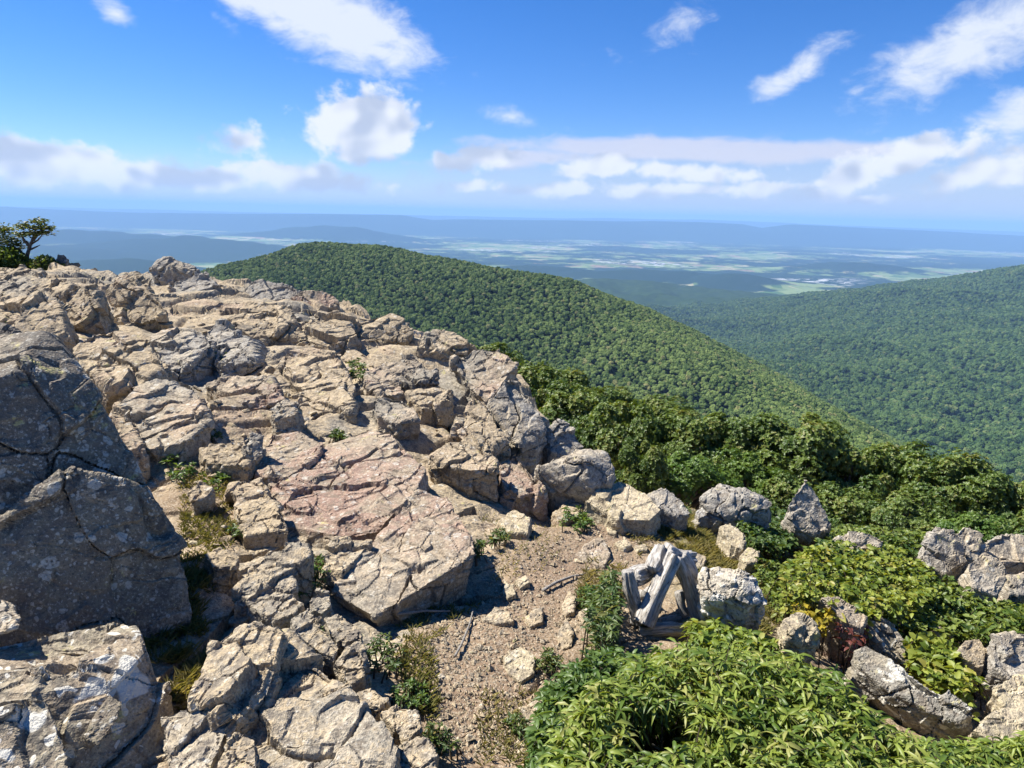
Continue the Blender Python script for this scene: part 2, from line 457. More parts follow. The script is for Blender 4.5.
def pix_poly_world(poly): return np.array([pix_ground(*q)[:2] for q in poly])
def in_poly(x, y, P):
    r = np.zeros(x.shape, bool); n = len(P)
    for i in range(n):
        x0, y0 = P[i]; x1, y1 = P[(i + 1) % n]
        c = ((y0 > y) != (y1 > y)) & (x < (x1 - x0) * (y - y0) / (y1 - y0 + 1e-12) + x0)
        r ^= c
    return r
def soft_poly(x, y, P, w):
    """1 inside the polygon, falling to 0 over w metres around its border"""
    ins = in_poly(x, y, P); d = np.full(x.shape, 1e9)
    for i in range(len(P)):
        a, b = P[i], P[(i + 1) % len(P)]
        ab = b - a; t = np.clip(((x - a[0]) * ab[0] + (y - a[1]) * ab[1]) / (ab @ ab + 1e-12), 0, 1)
        d = np.minimum(d, np.hypot(x - a[0] - t * ab[0], y - a[1] - t * ab[1]))
    return sstep(-w, w, np.where(ins, d, -d))
SOIL = [[(395, 660), (425, 618), (480, 596), (500, 550), (540, 520), (600, 515), (640, 500), (690, 505), (740, 550), (800, 600), (840, 660), (640, 640), (560, 690), (535, 800), (440, 800), (425, 700)],
        [(165, 455), (225, 475), (235, 540), (205, 590), (195, 650), (170, 700), (140, 640), (180, 540)],
        [(720, 510), (850, 520), (1100, 560), (1100, 800), (560, 800), (600, 640), (760, 640), (800, 610)]]
PATH = [(420, 640), (470, 605), (520, 560), (580, 520), (640, 505), (690, 520), (640, 560), (590, 590), (560, 650), (530, 800), (450, 800)]
TURF = [(640, 520), (700, 512), (760, 545), (800, 600), (760, 640), (690, 600), (690, 560)]
SOIL_W, PATH_W, TURF_W = [pix_poly_world(q) for q in SOIL], pix_poly_world(PATH), pix_poly_world(TURF)
def soil_mask(x, y):
    p = np.stack([x, y, 0 * x], -1).reshape(-1, 3)
    n = fbm(p / .35, 4, 91).reshape(x.shape) * .22
    m = 0
    for q in SOIL_W: m = np.maximum(m, soft_poly(x + n, y + n, q, .16))
    return m

# ------------------------------------------------------------------ rock
def rock_material(name, tan=(.375, .298, .192), warm=(.325, .242, .165), grey=(.265, .24, .19), warm_amt=.5, grey_amt=.5, pale=.35, dark=.3, yellow=.1, scale=1.0, soil=False, fleck=(22, 62), crust=0.0):
    m, nt, out = new_mat(name)
    g = nt.node('ShaderNodeNewGeometry'); P = g.outputs['Position']
    oi = nt.node('ShaderNodeObjectInfo')
    off = nt.vmath('SCALE', nt.vmath('ADD', P, (0, 0, 0)), scale=scale)
    big = nt.noise(off, .9, 3, .6, .6); mid = nt.noise(off, 3.9, 5, .66, .4); fine = nt.noise(off, 23, 4, .7); grain = nt.noise(off, 95, 2, .7)
    bm_ = nt.math('ADD', big, nt.math('MULTIPLY', nt.math('SUBTRACT', mid, .5), .8))
    c = nt.mix(nt.step(bm_, .64 - .3 * warm_amt, .78 - .3 * warm_amt), tan, warm)
    inv = nt.math('SUBTRACT', 1.0, nt.math('ADD', big, nt.math('MULTIPLY', nt.math('SUBTRACT', fine, .5), .45)))
    c = nt.mix(nt.step(inv, .66 - .3 * grey_amt, .80 - .3 * grey_amt), c, grey)
    # mineral mottling
    c = nt.mix(nt.math('MULTIPLY', nt.step(mid, .50, .70), .40), c, (.60, .50, .35))
    c = nt.mix(nt.math('MULTIPLY', nt.step(fine, .54, .36), .55), c, (.13, .10, .072))
    c = nt.mix(nt.math('MULTIPLY', nt.step(grain, .56, .68), .40), c, (.62, .56, .46))
    c = nt.mix(nt.math('MULTIPLY', nt.step(grain, .44, .34), .6), c, (.06, .055, .05))
    c = nt.mix(nt.math('MULTIPLY', nt.step(nt.math('ADD', nt.math('MULTIPLY', mid, .6), nt.math('MULTIPLY', fine, .5)), .56, .42), .5), c, (.165, .14, .11))
    # lichen: grey-black crust, white rosettes, a little yellow
    nd = nt.noise(nt.vmath('ADD', off, (5, 50, 9)), 6, 5, .74, .3)
    c = nt.mix(nt.math('MULTIPLY', nt.step(nd, .70 - .28 * dark, .75 - .22 * dark), .72), c, (.055, .052, .05))
    wv = nt.vmath('ADD', off, nt.vmath('SCALE', nt.noise_col(off, 9, 2), scale=1.3 / fleck[0]))
    def rosette(sc, thr, seed, col, k):
        nonlocal c
        v = nt.voro(nt.vmath('ADD', wv, seed), sc)
        s = nt.node('ShaderNodeSeparateColor'); nt.l.new(v.outputs['Color'], s.inputs[0])
        rad = nt.math('MULTIPLY', nt.step(s.outputs[0], thr, 1.0), .52)
        mm = nt.step(nt.math('SUBTRACT', rad, v.outputs['Distance']), .0, .07)
        mm = nt.math('MULTIPLY', mm, nt.step(nt.math('ADD', nt.math('ADD', fine, grain), big), 1.28 - crust, 1.62 - crust))
        c = nt.mix(nt.math('MULTIPLY', mm, k), c, col)
    rosette(fleck[0], 1.0 - pale, (3, 1, 2), (.55, .53, .46), .45 + min(.45, crust * 2))
    rosette(fleck[1], .95 - pale * .8, (8, 4, 2), (.55, .52, .44), .45 + min(.45, crust * 2))
    if yellow > 0: c = nt.mix(nt.math('MULTIPLY', nt.step(nd, .36 + .12 * yellow, .30 + .1 * yellow), .6), c, (.46, .42, .17))
    h = nt.math('ADD', nt.math('MULTIPLY', fine, .7), nt.math('MULTIPLY', grain, .2))
    if soil:
        sm = nt.attr('soil').outputs['Fac']; pm = nt.attr('path').outputs['Fac']; tm = nt.attr('turf').outputs['Fac']
        sn = nt.step(nt.math('ADD', sm, nt.math('MULTIPLY', nt.math('SUBTRACT', fine, .5), .7)), .42, .58)
        d1 = nt.mix(nt.step(mid, .35, .65), (.195, .14, .088), (.31, .235, .148))
        d1 = nt.mix(nt.math('MULTIPLY', pm, nt.step(nt.math('ADD', big, nt.math('MULTIPLY', fine, .3)), .42, .68)), d1, (.20, .138, .09))
        d1 = nt.mix(nt.math('MULTIPLY', nt.step(grain, .52, .62), .5), d1, (.50, .44, .34))
        d1 = nt.mix(nt.math('MULTIPLY', nt.step(nd, .56, .64), .5), d1, (.10, .07, .05))
        d1 = nt.mix(nt.math('MULTIPLY', tm, nt.step(mid, .3, .6)), d1, (.17, .16, .06))
        c = nt.mix(sn, c, d1)
    nrm = nt.bump(h, .6, .045 / scale)
    principled(nt, out, c, .92, nrm, .12)
    return m
def _noise_col(s, vec, scale, detail):
    n = s.node('ShaderNodeTexNoise'); s.put(n.inputs['Vector'], vec); n.inputs['Scale'].default_value = scale; n.inputs['Detail'].default_value = detail
    return s.vmath('SUBTRACT', n.outputs['Color'], (.5, .5, .5))
NT.noise_col = _noise_col

MR = {
 'ledge': rock_material('ledge_rock', warm_amt=.3, grey_amt=.55, pale=.2, dark=.15, soil=True),
 'tan': rock_material('tan_rock', warm_amt=.2, grey_amt=.5, pale=.25, dark=.12),
 'pink': rock_material('pink_rock', tan=(.335, .27, .19), warm=(.285, .19, .143), warm_amt=.42, grey_amt=.5, pale=.42, dark=.15),
 'grey': rock_material('grey_rock', tan=(.36, .305, .22), grey=(.31, .288, .245), warm_amt=.1, grey_amt=.85, pale=.4, dark=.3),
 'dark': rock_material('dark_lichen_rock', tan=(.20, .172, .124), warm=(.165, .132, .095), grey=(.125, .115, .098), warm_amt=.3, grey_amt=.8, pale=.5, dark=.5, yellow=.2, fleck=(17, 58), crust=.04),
 'white': rock_material('white_lichen_rock', tan=(.42, .375, .29), grey=(.44, .425, .385), warm_amt=.2, grey_amt=.7, pale=1.0, dark=.3, yellow=.22, fleck=(6, 26), crust=.42),
 'crusted': rock_material('crusted_rock', tan=(.30, .26, .185), warm=(.27, .215, .15), grey=(.25, .235, .20), warm_amt=.3, grey_amt=.6, pale=.8, dark=.5, yellow=.25, fleck=(5.5, 24), crust=.22),
 'yellow': rock_material('yellow_lichen_rock', tan=(.41, .345, .225), warm=(.35, .275, .175), warm_amt=.2, grey_amt=.25, pale=.35, dark=.1, yellow=.3),
}

def rocky(x, y, zb):
    """fracture the ledge: blocks with tilted tops and open joints"""
    sh = x.shape
    th = R(38); u = x * math.cos(th) + y * math.sin(th); v = -x * math.sin(th) + y * math.cos(th)
    p = np.stack([u.ravel(), v.ravel(), zb.ravel() * 0 + .5], 1)
    w = np.stack([fbm(p / .7, 3, 101), fbm(p / .7, 3, 102), 0 * p[:, 0]], 1) * .22
    soil = soil_mask(x, y).ravel()
    r = np.hypot(x, y).ravel()
    far = sstep(3.0, 8.0, r)
    rock = 1 - .93 * soil
    q = p + w
    f1, e1, i1 = facet(q / np.array([1.7, 1.15, 1]), 5, .8, .16)
    f2, e2, i2 = facet(q / np.array([.66, .48, 1]) + 9, 6, .9, .22)
    f3, e3, i3 = facet(q / np.array([.2, .15, 1]) + 19, 8, .9, .3)
    patch = sstep(-.25, .35, fbm(p / 1.1 + 40, 3, 105))
    f4, e4, i4 = facet(q / np.array([.085, .06, 1]) + 29, 9, 1.2, .3)
    h = (.075 + .09 * far) * f1 + (.045 + .065 * far) * f2 * (.4 + .6 * patch) + .022 * f3 * (.3 + .7 * patch) + .006 * (1 - far) * f4
    h -= .12 * (1 - sstep(0, 1, e1 / (.05 + .09 * far))) * sstep(-.2, .5, i1) + .06 * (1 - sstep(0, 1, e2 / (.07 + .16 * far))) * sstep(-.1, .5, i2)
    h += .045 * fbm(p / .55, 5, 111) + .008 * fbm(p / .06, 4, 113, .6)
    s = .020 * fbm(p / .3, 4, 121) + .006 * fbm(p / .03, 2, 123)
    out = h * rock + s * soil - .03 * (1 - soil)
    return (zb.ravel() + out).reshape(sh), soil.reshape(sh)

def ledge():
    na = 800
    az = np.concatenate([np.linspace(R(-75), R(-47), 60)[:-1], np.linspace(R(-47), R(47), na), np.linspace(R(47), R(75), 60)[1:]])
    # per direction: rows in equal steps of slope from the feet to just past the edge, then sparse rows down the slope
    re = np.interp(az, E_AZ, E_R) + 1.6
    s = np.linspace(0, 1, 1050)
    rows = .55 * 1.75 / (1.30 + (1.75 / re[:, None] - 1.30) * s[None]) + .45 * (1.346 * np.exp(np.log(re[:, None] / 1.346) * s[None]))
    tail = re[:, None] * np.exp(np.log(520 / re[:, None]) * np.linspace(0, 1, 61)[None, 1:])
    Rr = np.concatenate([np.tile([[.15, .6, 1.0]], (len(az), 1)), rows, tail], 1)
    A = np.repeat(az[:, None], Rr.shape[1], 1)
    x, y = Rr * np.sin(A), Rr * np.cos(A)
    zb = base_z(x, y)
    z, soil = rocky(x, y, zb)
    pm = soft_poly(x, y, PATH_W, .3); tm = soft_poly(x, y, TURF_W, .25)
    beyond = sstep(.8, 2.5, Rr - np.interp(A, E_AZ, E_R))
    soil = np.maximum(soil, beyond)
    return tag(sheet('rocky_ground', x, y, z, MR['ledge'], {'soil': soil, 'path': pm, 'turf': tm}, smooth=False), kind='structure')
ledge()

def hull_bm(hulls):
    bm = bmesh.new()
    for pts in hulls:
        vs_ = [bm.verts.new(p) for p in pts]
        r = bmesh.ops.convex_hull(bm, input=vs_)
        bad = list({e for e in r['geom_interior'] + r['geom_unused'] if isinstance(e, bmesh.types.BMVert)})
        if bad: bmesh.ops.delete(bm, geom=bad, context='VERTS')
    bmesh.ops.recalc_face_normals(bm, faces=bm.faces)
    return bm
def remesh(bm, voxel):
    me = bpy.data.meshes.new('tmp'); bm.to_mesh(me); bm.free()
    o = bpy.data.objects.new('tmp', me); COL.objects.link(o)
    md = o.modifiers.new('r', 'REMESH'); md.mode = 'VOXEL'; md.voxel_size = voxel; md.use_smooth_shade = False
    dg = bpy.context.evaluated_depsgraph_get(); ev = o.evaluated_get(dg); em = ev.to_mesh()
    n = len(em.vertices); V = np.empty(n * 3, np.float32); em.vertices.foreach_get('co', V)
    F = np.empty(len(em.polygons) * 4, np.int32); em.loops.foreach_get('vertex_index', F)
    N = np.empty(n * 3, np.float32); em.vertices.foreach_get('normal', N)
    ev.to_mesh_clear(); bpy.data.objects.remove(o); bpy.data.meshes.remove(me)
    return V.reshape(-1, 3), F.reshape(-1, 4), N.reshape(-1, 3)

def unit_(v): return v / np.linalg.norm(v)
_seed = [200]
def rock_mesh(name, hulls, rough=1.0, px=1.5, strata=None, round_=0.0):
    pts = np.concatenate([np.asarray(h, float) for h in hulls])
    size = float(np.median(pts.max(0) - pts.min(0)))
    dist = max(1.0, float(np.linalg.norm(pts.mean(0))))
    vox = min(max(.004, px * dist / FPX), size / 9)
    V, F, N = remesh(hull_bm(hulls), vox)
    _seed[0] += 7; sd = _seed[0]
    P = V - pts.mean(0)
    a = min(size, .8)
    w = np.stack([fbm(V / (.5 * a), 3, sd + k) for k in range(3)], 1) * .16 * a
    st = np.array([1, 1, 1.0])
    f1, e1, i1 = facet((V + w) / (.46 * a), sd, 1.1, .03)
    f2, e2, i2 = facet((V + w * .6) / (.17 * a), sd + 1, 1.2, .05)
    # plates: cells flattened along a tilted bedding direction
    bn = unit_(np.array([.35, -.35, .87])); b1 = unit_(np.cross(bn, [0, 1, .2])); b2 = np.cross(bn, b1)
    Q = np.stack([(V + w) @ b1 / (.42 * a), (V + w) @ b2 / (.30 * a), (V + .5 * w) @ bn / (.11 * a)], 1)
    f3, e3, i3 = facet(Q, sd + 2, .25, .10)
    f4, e4, i4 = facet((V + w * .3) / max(.055 * a, .03), sd + 6, 1.2, .15)
    d = rough * a * (.060 * f1 + .020 * f2 + .026 * f3 + .003 * f4 + .009 * fbm(V / (.35 * a), 5, sd + 3))
    d -= rough * a * (.08 * (1 - sstep(0, .04, e1)) * sstep(.0, .6, i1) + .022 * (1 - sstep(0, .07, e3)) * sstep(.1, .6, i3))
    d += min(.003, .009 * a) * fbm(V / .05, 4, sd + 4, .6)
    V2 = V + N * d[:, None]
    # slight sag of sharp corners
    return np_mesh(name, V2, F, False)

def slab_hull(poly, lift=.1, n=(0, -.15), th=.3, flare=1.12, dome=.0, Y=None, lean=(0, 0)):
    poly = np.asarray(poly, float)
    c = poly.mean(0)
    P0 = at_y(c[0], c[1], Y) if Y else pix_ground(c[0], c[1], lift)
    nn = np.array([n[0], n[1], 1.0]); nn /= np.linalg.norm(nn)
    d = rays(poly[:, 0], poly[:, 1])
    t = (P0 @ nn) / (d @ nn)
    t0 = P0[1] / rays(c[0], c[1])[1]
    t = np.clip(t, t0 * .72, t0 * 1.38)
    top = d * t[:, None]
    m = top.mean(0)
    down = np.array([lean[0], lean[1], -1.0]) * .6 - nn * .4
    down /= np.linalg.norm(down)
    bot = m + (top - m) * flare + down * th
    mid = m + (top - m) * (1 + (flare - 1) * .65) + down * th * .35
    pts = [*top, *mid, *bot]
    if dome: pts.append(m + nn * dome)
    return pts

def rock(name, label, hulls, mat, group=None, rough=1.0, px=1.25):
    pts = np.concatenate([np.asarray(h) for h in hulls])
    c = pts.mean(0); base = np.array([c[0], c[1], pts[:, 2].min()])
    me = rock_mesh(name, hulls, rough, px)
    V = np.empty(len(me.vertices) * 3, np.float32); me.vertices.foreach_get('co', V)
    me.vertices.foreach_set('co', (V.reshape(-1, 3) - base).ravel()); me.update()
    o = link(name, me, MR[mat]); o.location = base
    return tag(o, label, 'rock', group)

# ------------------------------------------------------------------ forests that read as one mass
def mat_crowns(name, a, b, c2):
    m, nt, out = new_mat(name)
    oi = nt.node('ShaderNodeObjectInfo'); g = nt.node('ShaderNodeNewGeometry')
    r = oi.outputs['Random']
    n = nt.noise(g.outputs['Position'], .009, 3)
    c = nt.mix(nt.step(nt.math('ADD', nt.math('MULTIPLY', r, .6), nt.math('MULTIPLY', n, .8)), .35, 1.0), a, b)
    c = nt.mix(nt.step(r, .93, .98), c, c2)
    principled(nt, out, c, .8, None, .1)
    return m
def crown_variant(k, mat):
    bm = bmesh.new(); bmesh.ops.create_icosphere(bm, subdivisions=4, radius=1)
    V = np.array([v.co[:] for v in bm.verts])
    f, e, i = facet(V * 2.1 + 10 * k, 300 + k, .3)
    d = 1 + .16 * f + .12 * fbm(V * 1.6 + k * 5, 3, 310 + k) + .10 * fbm(V * 7 + k, 2, 320 + k) - .22 * (1 - sstep(0, .22, e))
    W = V * d[:, None]; W[:, 2] = np.where(W[:, 2] < 0, W[:, 2] * .55, W[:, 2] * (.95 + .2 * (k % 3)))
    for v, w in zip(bm.verts, W): v.co = w
    me = bpy.data.meshes.new('crown'); bm.to_mesh(me); bm.free()
    me.materials.append(mat)
    return bpy.data.objects.new('crown', me)
def forest(name, P, scale, variants):
    me = bpy.data.meshes.new(name)
    me.vertices.add(len(P)); me.vertices.foreach_set('co', np.asarray(P, np.float32).ravel())
    for an, av in (('size', scale), ('turn', RNG.uniform(0, 6.28, len(P)))):
        a = me.attributes.new(an, 'FLOAT', 'POINT'); a.data.foreach_set('value', np.asarray(av, np.float32))
    me.update()
    o = link(name, me)
    vc = bpy.data.collections.new(name + '_crowns')
    for v in variants: vc.objects.link(v)
    ng = bpy.data.node_groups.new(name, 'GeometryNodeTree')
    ng.interface.new_socket('Geometry', in_out='INPUT', socket_type='NodeSocketGeometry')
    ng.interface.new_socket('Geometry', in_out='OUTPUT', socket_type='NodeSocketGeometry')
    N, L = ng.nodes, ng.links
    gi, go = N.new('NodeGroupInput'), N.new('NodeGroupOutput')
    ci = N.new('GeometryNodeCollectionInfo'); ci.inputs['Collection'].default_value = vc
    ci.inputs['Separate Children'].default_value = True; ci.inputs['Reset Children'].default_value = True
    iop = N.new('GeometryNodeInstanceOnPoints'); iop.inputs['Pick Instance'].default_value = True
    def na(n):
        a = N.new('GeometryNodeInputNamedAttribute'); a.data_type = 'FLOAT'; a.inputs['Name'].default_value = n
        return a.outputs['Attribute']
    mp = N.new('GeometryNodeMeshToPoints')
    L.new(gi.outputs[0], mp.inputs['Mesh']); L.new(mp.outputs[0], iop.inputs['Points'])
    L.new(ci.outputs[0], iop.inputs['Instance'])
    cb = N.new('ShaderNodeCombineXYZ'); L.new(na('turn'), cb.inputs[2]); L.new(cb.outputs[0], iop.inputs['Rotation'])
    L.new(na('size'), iop.inputs['Scale']); L.new(iop.outputs[0], go.inputs[0])
    o.modifiers.new('scatter', 'NODES').node_group = ng
    return tag(o, kind='stuff')

def hills():
    fl = mat_forest_floor('hill_floor', (.018, .035, .012), (.028, .05, .016))
    az = np.linspace(-48, 50, 330)
    x, y = polar(-48, 50, 330, np.geomspace(130, 1500, 200))
    tag(sheet('wooded_hill', x, y, hill_z(x, y) - 1.5, fl), kind='structure')
    x, y = polar(-32, 62, 420, np.geomspace(420, 6500, 260))
    tag(sheet('hollow_slopes', x, y, bowl_z(x, y) - 2.5, fl), kind='structure')
    # the hill: crowns scattered where the photo can see them
    def scatter(zf, az0, az1, r0, r1, spacing, lim):
        area = (R(az1) - R(az0)) * (r1 * r1 - r0 * r0) / 2
        n = int(area / spacing ** 2)
        a = RNG.uniform(R(az0), R(az1), n); r = np.sqrt(RNG.uniform(r0 * r0, r1 * r1, n))
        x, y = r * np.sin(a), r * np.cos(a)
        return x, y
    vmat = mat_crowns('hill_crowns', (.050, .088, .022), (.155, .205, .058), (.21, .21, .08))
    va = [crown_variant(k, vmat) for k in range(7)]
    x, y = scatter(hill_z, -27, 42, 150, 1060, 3.3, 0)
    z = hill_z(x, y); P = np.stack([x, y, z], -1)
    px, py, d = project(P)
    zb = bowl_z(x, y)
    ok = (px > 120) & (px < 1060) & (py < 560) & (z > zb - 6)
    # drop what lies behind the crest
    dd = np.sqrt(((P[:, None, :2] - SPF[None, ::4, :2]) ** 2).sum(-1)); k = dd.argmin(1)
    behind = (P[:, 1] > SPF[::4][k][:, 1]) & (dd.min(1) > 60) & (k < len(SPF[::4]) * .62)
    ok &= ~behind
    P = P[ok]
    print('hill crowns', len(P))
    sc = 1.4 + 2.1 * RNG.random(len(P)) ** 2; P[:, 2] += CROWN - sc * .35
    forest('hill_forest', P, sc, va)
    vmat2 = mat_crowns('slope_crowns', (.028, .060, .018), (.085, .135, .038), (.12, .15, .05))
    vb = [crown_variant(k + 20, vmat2) for k in range(6)]
    x, y = scatter(bowl_z, -5, 42, 650, 4300, 10, 0)
    z = bowl_z(x, y); P = np.stack([x, y, z], -1)
    px, py, d = project(P)
    zh = hill_z(x, y)
    ok = (px > 560) & (px < 1070) & (py > 255) & (py < 520) & (z > zh - 6)
    P = P[ok]; print('slope crowns', len(P))
    sc = 3.8 + 5 * RNG.random(len(P)) ** 2; P[:, 2] += CROWN - sc * .45
    forest('slope_forest', P, sc, vb)
hills()

# ------------------------------------------------------------------ boulders, slabs and blocks
GL, GM, GR, GD = 'weathered blocks of the ledge', 'slabs in the middle of the ledge', 'rocks among the shrubs at the drop', 'flat stones in the dirt path'
def S(name, label, poly, mat='tan', lift=.12, n=(0, -.15), th=.35, group=GL, flare=1.1, dome=0.0, rough=1.0, lean=(0, 0), Y=None):
    return rock(name, label, [slab_hull(poly, lift, n, th, flare, dome, Y, lean)], mat, group, rough)

# --- along the skyline of the ledge
S('boulder', 'dark brown rounded boulder topping the ledge skyline beside the green hill', [(151, 268), (158, 260), (175, 257), (190, 262), (200, 271), (197, 281), (178, 284), (154, 278)], 'grey', .25, (.1, -1.6), .7, dome=.12, rough=.9)
S('rock_block', 'pale grey block under the dark brown skyline boulder', [(168, 283), (185, 276), (206, 272), (226, 287), (206, 294), (180, 294)], 'grey', .14, (.1, -.7), .6)
S('rock_block', 'upright tan block with a black shaded side below the small crooked tree', [(62, 292), (80, 283), (98, 280), (101, 320), (86, 330), (66, 328)], 'tan', .2, (-.25, -1.5), .5, flare=1.0)
S('rock_block', 'peaked tan block with a steep shaded side, next to the upright block', [(110, 290), (120, 278), (138, 271), (147, 280), (157, 292), (166, 314), (140, 322), (117, 322)], 'tan', .24, (-.2, -1.1), .5, flare=1.0)
S('rock_slab', 'broad smooth tan slab at the foot of the crooked tree', [(-40, 284), (-30, 266), (20, 266), (50, 276), (82, 284), (60, 292), (20, 300)], 'tan', .12, (-.1, -.45), .4)
S('rock_slab', 'long sloping pale slab under the smooth tan slab at the photo edge', [(-40, 300), (10, 296), (58, 296), (66, 330), (48, 340), (0, 332), (-40, 330)], 'tan', .16, (0, -.55), .4)
S('rock_block', 'dark grey weathered hump on the skyline where the hill begins', [(243, 290), (252, 280), (268, 279), (290, 285), (300, 291), (292, 300), (255, 301)], 'grey', .16, (.05, -.9), .4, rough=.9)
S('rock_block', 'pinkish grey skyline block with a snub end against the forest', [(290, 296), (302, 290), (326, 290), (339, 300), (337, 307), (312, 308)], 'pink', .17, (.15, -.9), .5)
S('rock_slab', 'long grey tan hump on the skyline with a dark notch at its lower end', [(338, 334), (352, 322), (390, 311), (404, 318), (414, 332), (404, 341), (370, 338)], 'tan', .16, (.12, -.7), .45, dome=.06)
S('rock_block', 'small grey block closing the end of the long skyline hump', [(404, 338), (406, 321), (414, 330), (415, 341)], 'grey', .12, (.2, -.9), .3)
S('rock_slab', 'bright tan slab on the skyline with a dark step under it', [(415, 346), (432, 329), (455, 333), (474, 345), (466, 353), (441, 350)], 'tan', .2, (.1, -.5), .5)
S('rock_slab', 'big steep pinkish slab leaning at the brink above the trees', [(453, 360), (476, 348), (500, 349), (518, 363), (502, 374), (488, 404), (470, 388)], 'pink', .30, (-.1, -.55), .7, flare=1.0)
S('rock_block', 'tall grey cliff block dropping into shade at the brink', [(488, 402), (508, 376), (520, 378), (532, 398), (545, 428), (534, 442), (517, 446)], 'grey', .42, (.25, -.9), 1.0, flare=1.0, rough=.9)
S('rock_block', 'grey ragged block at the brink behind the rounded boulder', [(545, 432), (558, 420), (572, 428), (586, 446), (572, 458), (552, 452)], 'grey', .26, (.2, -1.0), .7, rough=.9)
S('boulder', 'rounded pale boulder perched at the brink against the tree tops', [(537, 468), (553, 456), (588, 449), (606, 454), (614, 468), (611, 482), (590, 488), (563, 482)], 'grey', .30, (0, -.8), .55, group=GR, dome=.12, rough=.6)
# --- on the ledge
S('rock_block', 'pale blocky slab with a shaded underside near the top of the lichened boulder', [(70, 347), (92, 332), (120, 330), (150, 336), (161, 370), (127, 394), (86, 370)], 'tan', .22, (0, -.45), .4)
S('rock_slab', 'smooth blue grey slab between two tan blocks high on the ledge', [(150, 336), (166, 325), (200, 329), (214, 342), (186, 366), (164, 372)], 'grey', .10, (0, -.3), .3)
S('rock_slab', 'brownish grey slab split from its neighbour by a long dark joint', [(122, 403), (160, 379), (198, 394), (208, 424), (185, 442), (146, 450)], 'grey', .14, (.05, -.25), .3)
S('rock_slab', 'narrow tan slab on the boulder side of the long dark joint', [(108, 408), (120, 402), (144, 450), (134, 455)], 'tan', .12, (.05, -.2), .3)
S('rock_slab', 'tan slab with a notched lower edge above the weeds in the ledge', [(200, 448), (232, 440), (252, 456), (246, 466), (205, 462)], 'tan', .14, (0, -.2), .3)
S('rock_block', 'small block with a green grey shaded face beside the red slab', [(242, 440), (252, 432), (264, 436), (262, 456), (250, 464), (244, 456)], 'grey', .2, (.5, -.8), .35, flare=1.0)
S('rock_block', 'block with a broad dark shaded face high in the ledge middle', [(270, 410), (284, 399), (302, 403), (296, 414), (276, 420)], 'grey', .2, (.1, -.5), .4)
S('rock_slab', 'wide tan slab sweeping down the ledge above the pinkish slab', [(262, 372), (300, 344), (335, 352), (356, 386), (352, 412), (316, 408), (284, 396)], 'tan', .12, (-.05, -.25), .3)
S('rock_slab', 'long low tan slab below the skyline hump', [(290, 335), (320, 312), (350, 318), (358, 334), (330, 346)], 'tan', .12, (0, -.35), .3)
S('rock_slab', 'pale slab strewn with chips beneath the pinkish skyline block', [(228, 318), (252, 303), (290, 306), (296, 322), (262, 340), (236, 336)], 'tan', .1, (0, -.35), .3)
S('rock_slab', 'grey shattered slab below the dark brown skyline boulder', [(205, 330), (222, 322), (250, 338), (256, 362), (232, 372), (208, 356)], 'grey', .1, (0, -.3), .3, rough=1.6)
S('rock_slab', 'reddish low slab below the shattered grey slab', [(208, 384), (236, 374), (272, 380), (286, 398), (256, 408), (220, 400)], 'pink', .1, (0, -.25), .3)
S('rock_block', 'upper pinkish block in the stepped stack near the brink', [(386, 362), (410, 356), (434, 370), (438, 378), (412, 384), (396, 378)], 'pink', .16, (0, -.35), .3, group=GM)
S('rock_block', 'middle block in the stepped stack with a dark undercut', [(366, 374), (384, 362), (398, 378), (404, 392), (386, 396), (368, 390)], 'pink', .16, (0, -.35), .3, group=GM)
S('rock_block', 'lower purplish block in the stepped stack', [(372, 398), (402, 396), (414, 404), (418, 418), (396, 424), (378, 416)], 'pink', .16, (0, -.35), .35, group=GM)
S('rock_block', 'tan step with a deep shadow under its lip in the stepped stack', [(406, 392), (440, 384), (452, 391), (440, 405), (420, 408)], 'tan', .18, (0, -.35), .4, group=GM)
S('rock_slab', 'blunt tan slab wedged below the tall cliff block', [(456, 430), (468, 408), (480, 401), (494, 419), (509, 437), (486, 451), (466, 446)], 'tan', .26, (0, -.35), .5, group=GM)
S('rock_slab', 'tan slab with an orange stained undercut', [(432, 456), (450, 443), (474, 443), (496, 456), (497, 468), (470, 470), (448, 466)], 'tan', .18, (-.05, -.3), .38, group=GM, flare=1.0)
S('rock_slab', 'cracked pinkish wedge between the undercut slab and the rounded boulder', [(498, 462), (516, 452), (534, 470), (545, 490), (520, 496), (502, 486)], 'pink', .12, (0, -.3), .4, group=GM)
S('rock_slab', 'deep red slab above the big lichen flecked slab', [(257, 474), (262, 452), (268, 435), (296, 432), (324, 442), (318, 456), (288, 476)], 'pink', .10, (0, -.15), .3, group=GM, rough=.7)
S('rock_slab', 'big flat slab with a rust red patch and grey lichen flecks', [(268, 478), (300, 462), (333, 441), (367, 427), (394, 434), (426, 470), (417, 488), (399, 492), (378, 530), (333, 534), (287, 526)], 'pink', .09, (-.02, -.12), .35, group=GM, rough=.6)
S('rock_slab', 'large triangular slab with a dark undercut edge above the path', [(418, 491), (446, 497), (461, 516), (472, 534), (478, 553), (432, 574), (400, 594), (374, 617), (345, 600), (331, 590), (342, 578), (378, 543)], 'pink', .13, (-.06, -.16), .24, group=GM, rough=.6, flare=.80)
S('rock_slab', 'cream speckled slab beside the big flat slab', [(230, 484), (262, 477), (282, 520), (286, 530), (246, 536), (232, 505)], 'tan', .08, (0, -.15), .25, group=GM, rough=.8)
S('rock_block', 'tan wedge behind the triangular slab corner', [(322, 556), (336, 540), (362, 548), (372, 540), (362, 552), (344, 572), (326, 568)], 'tan', .10, (0, -.15), .3, group=GM)
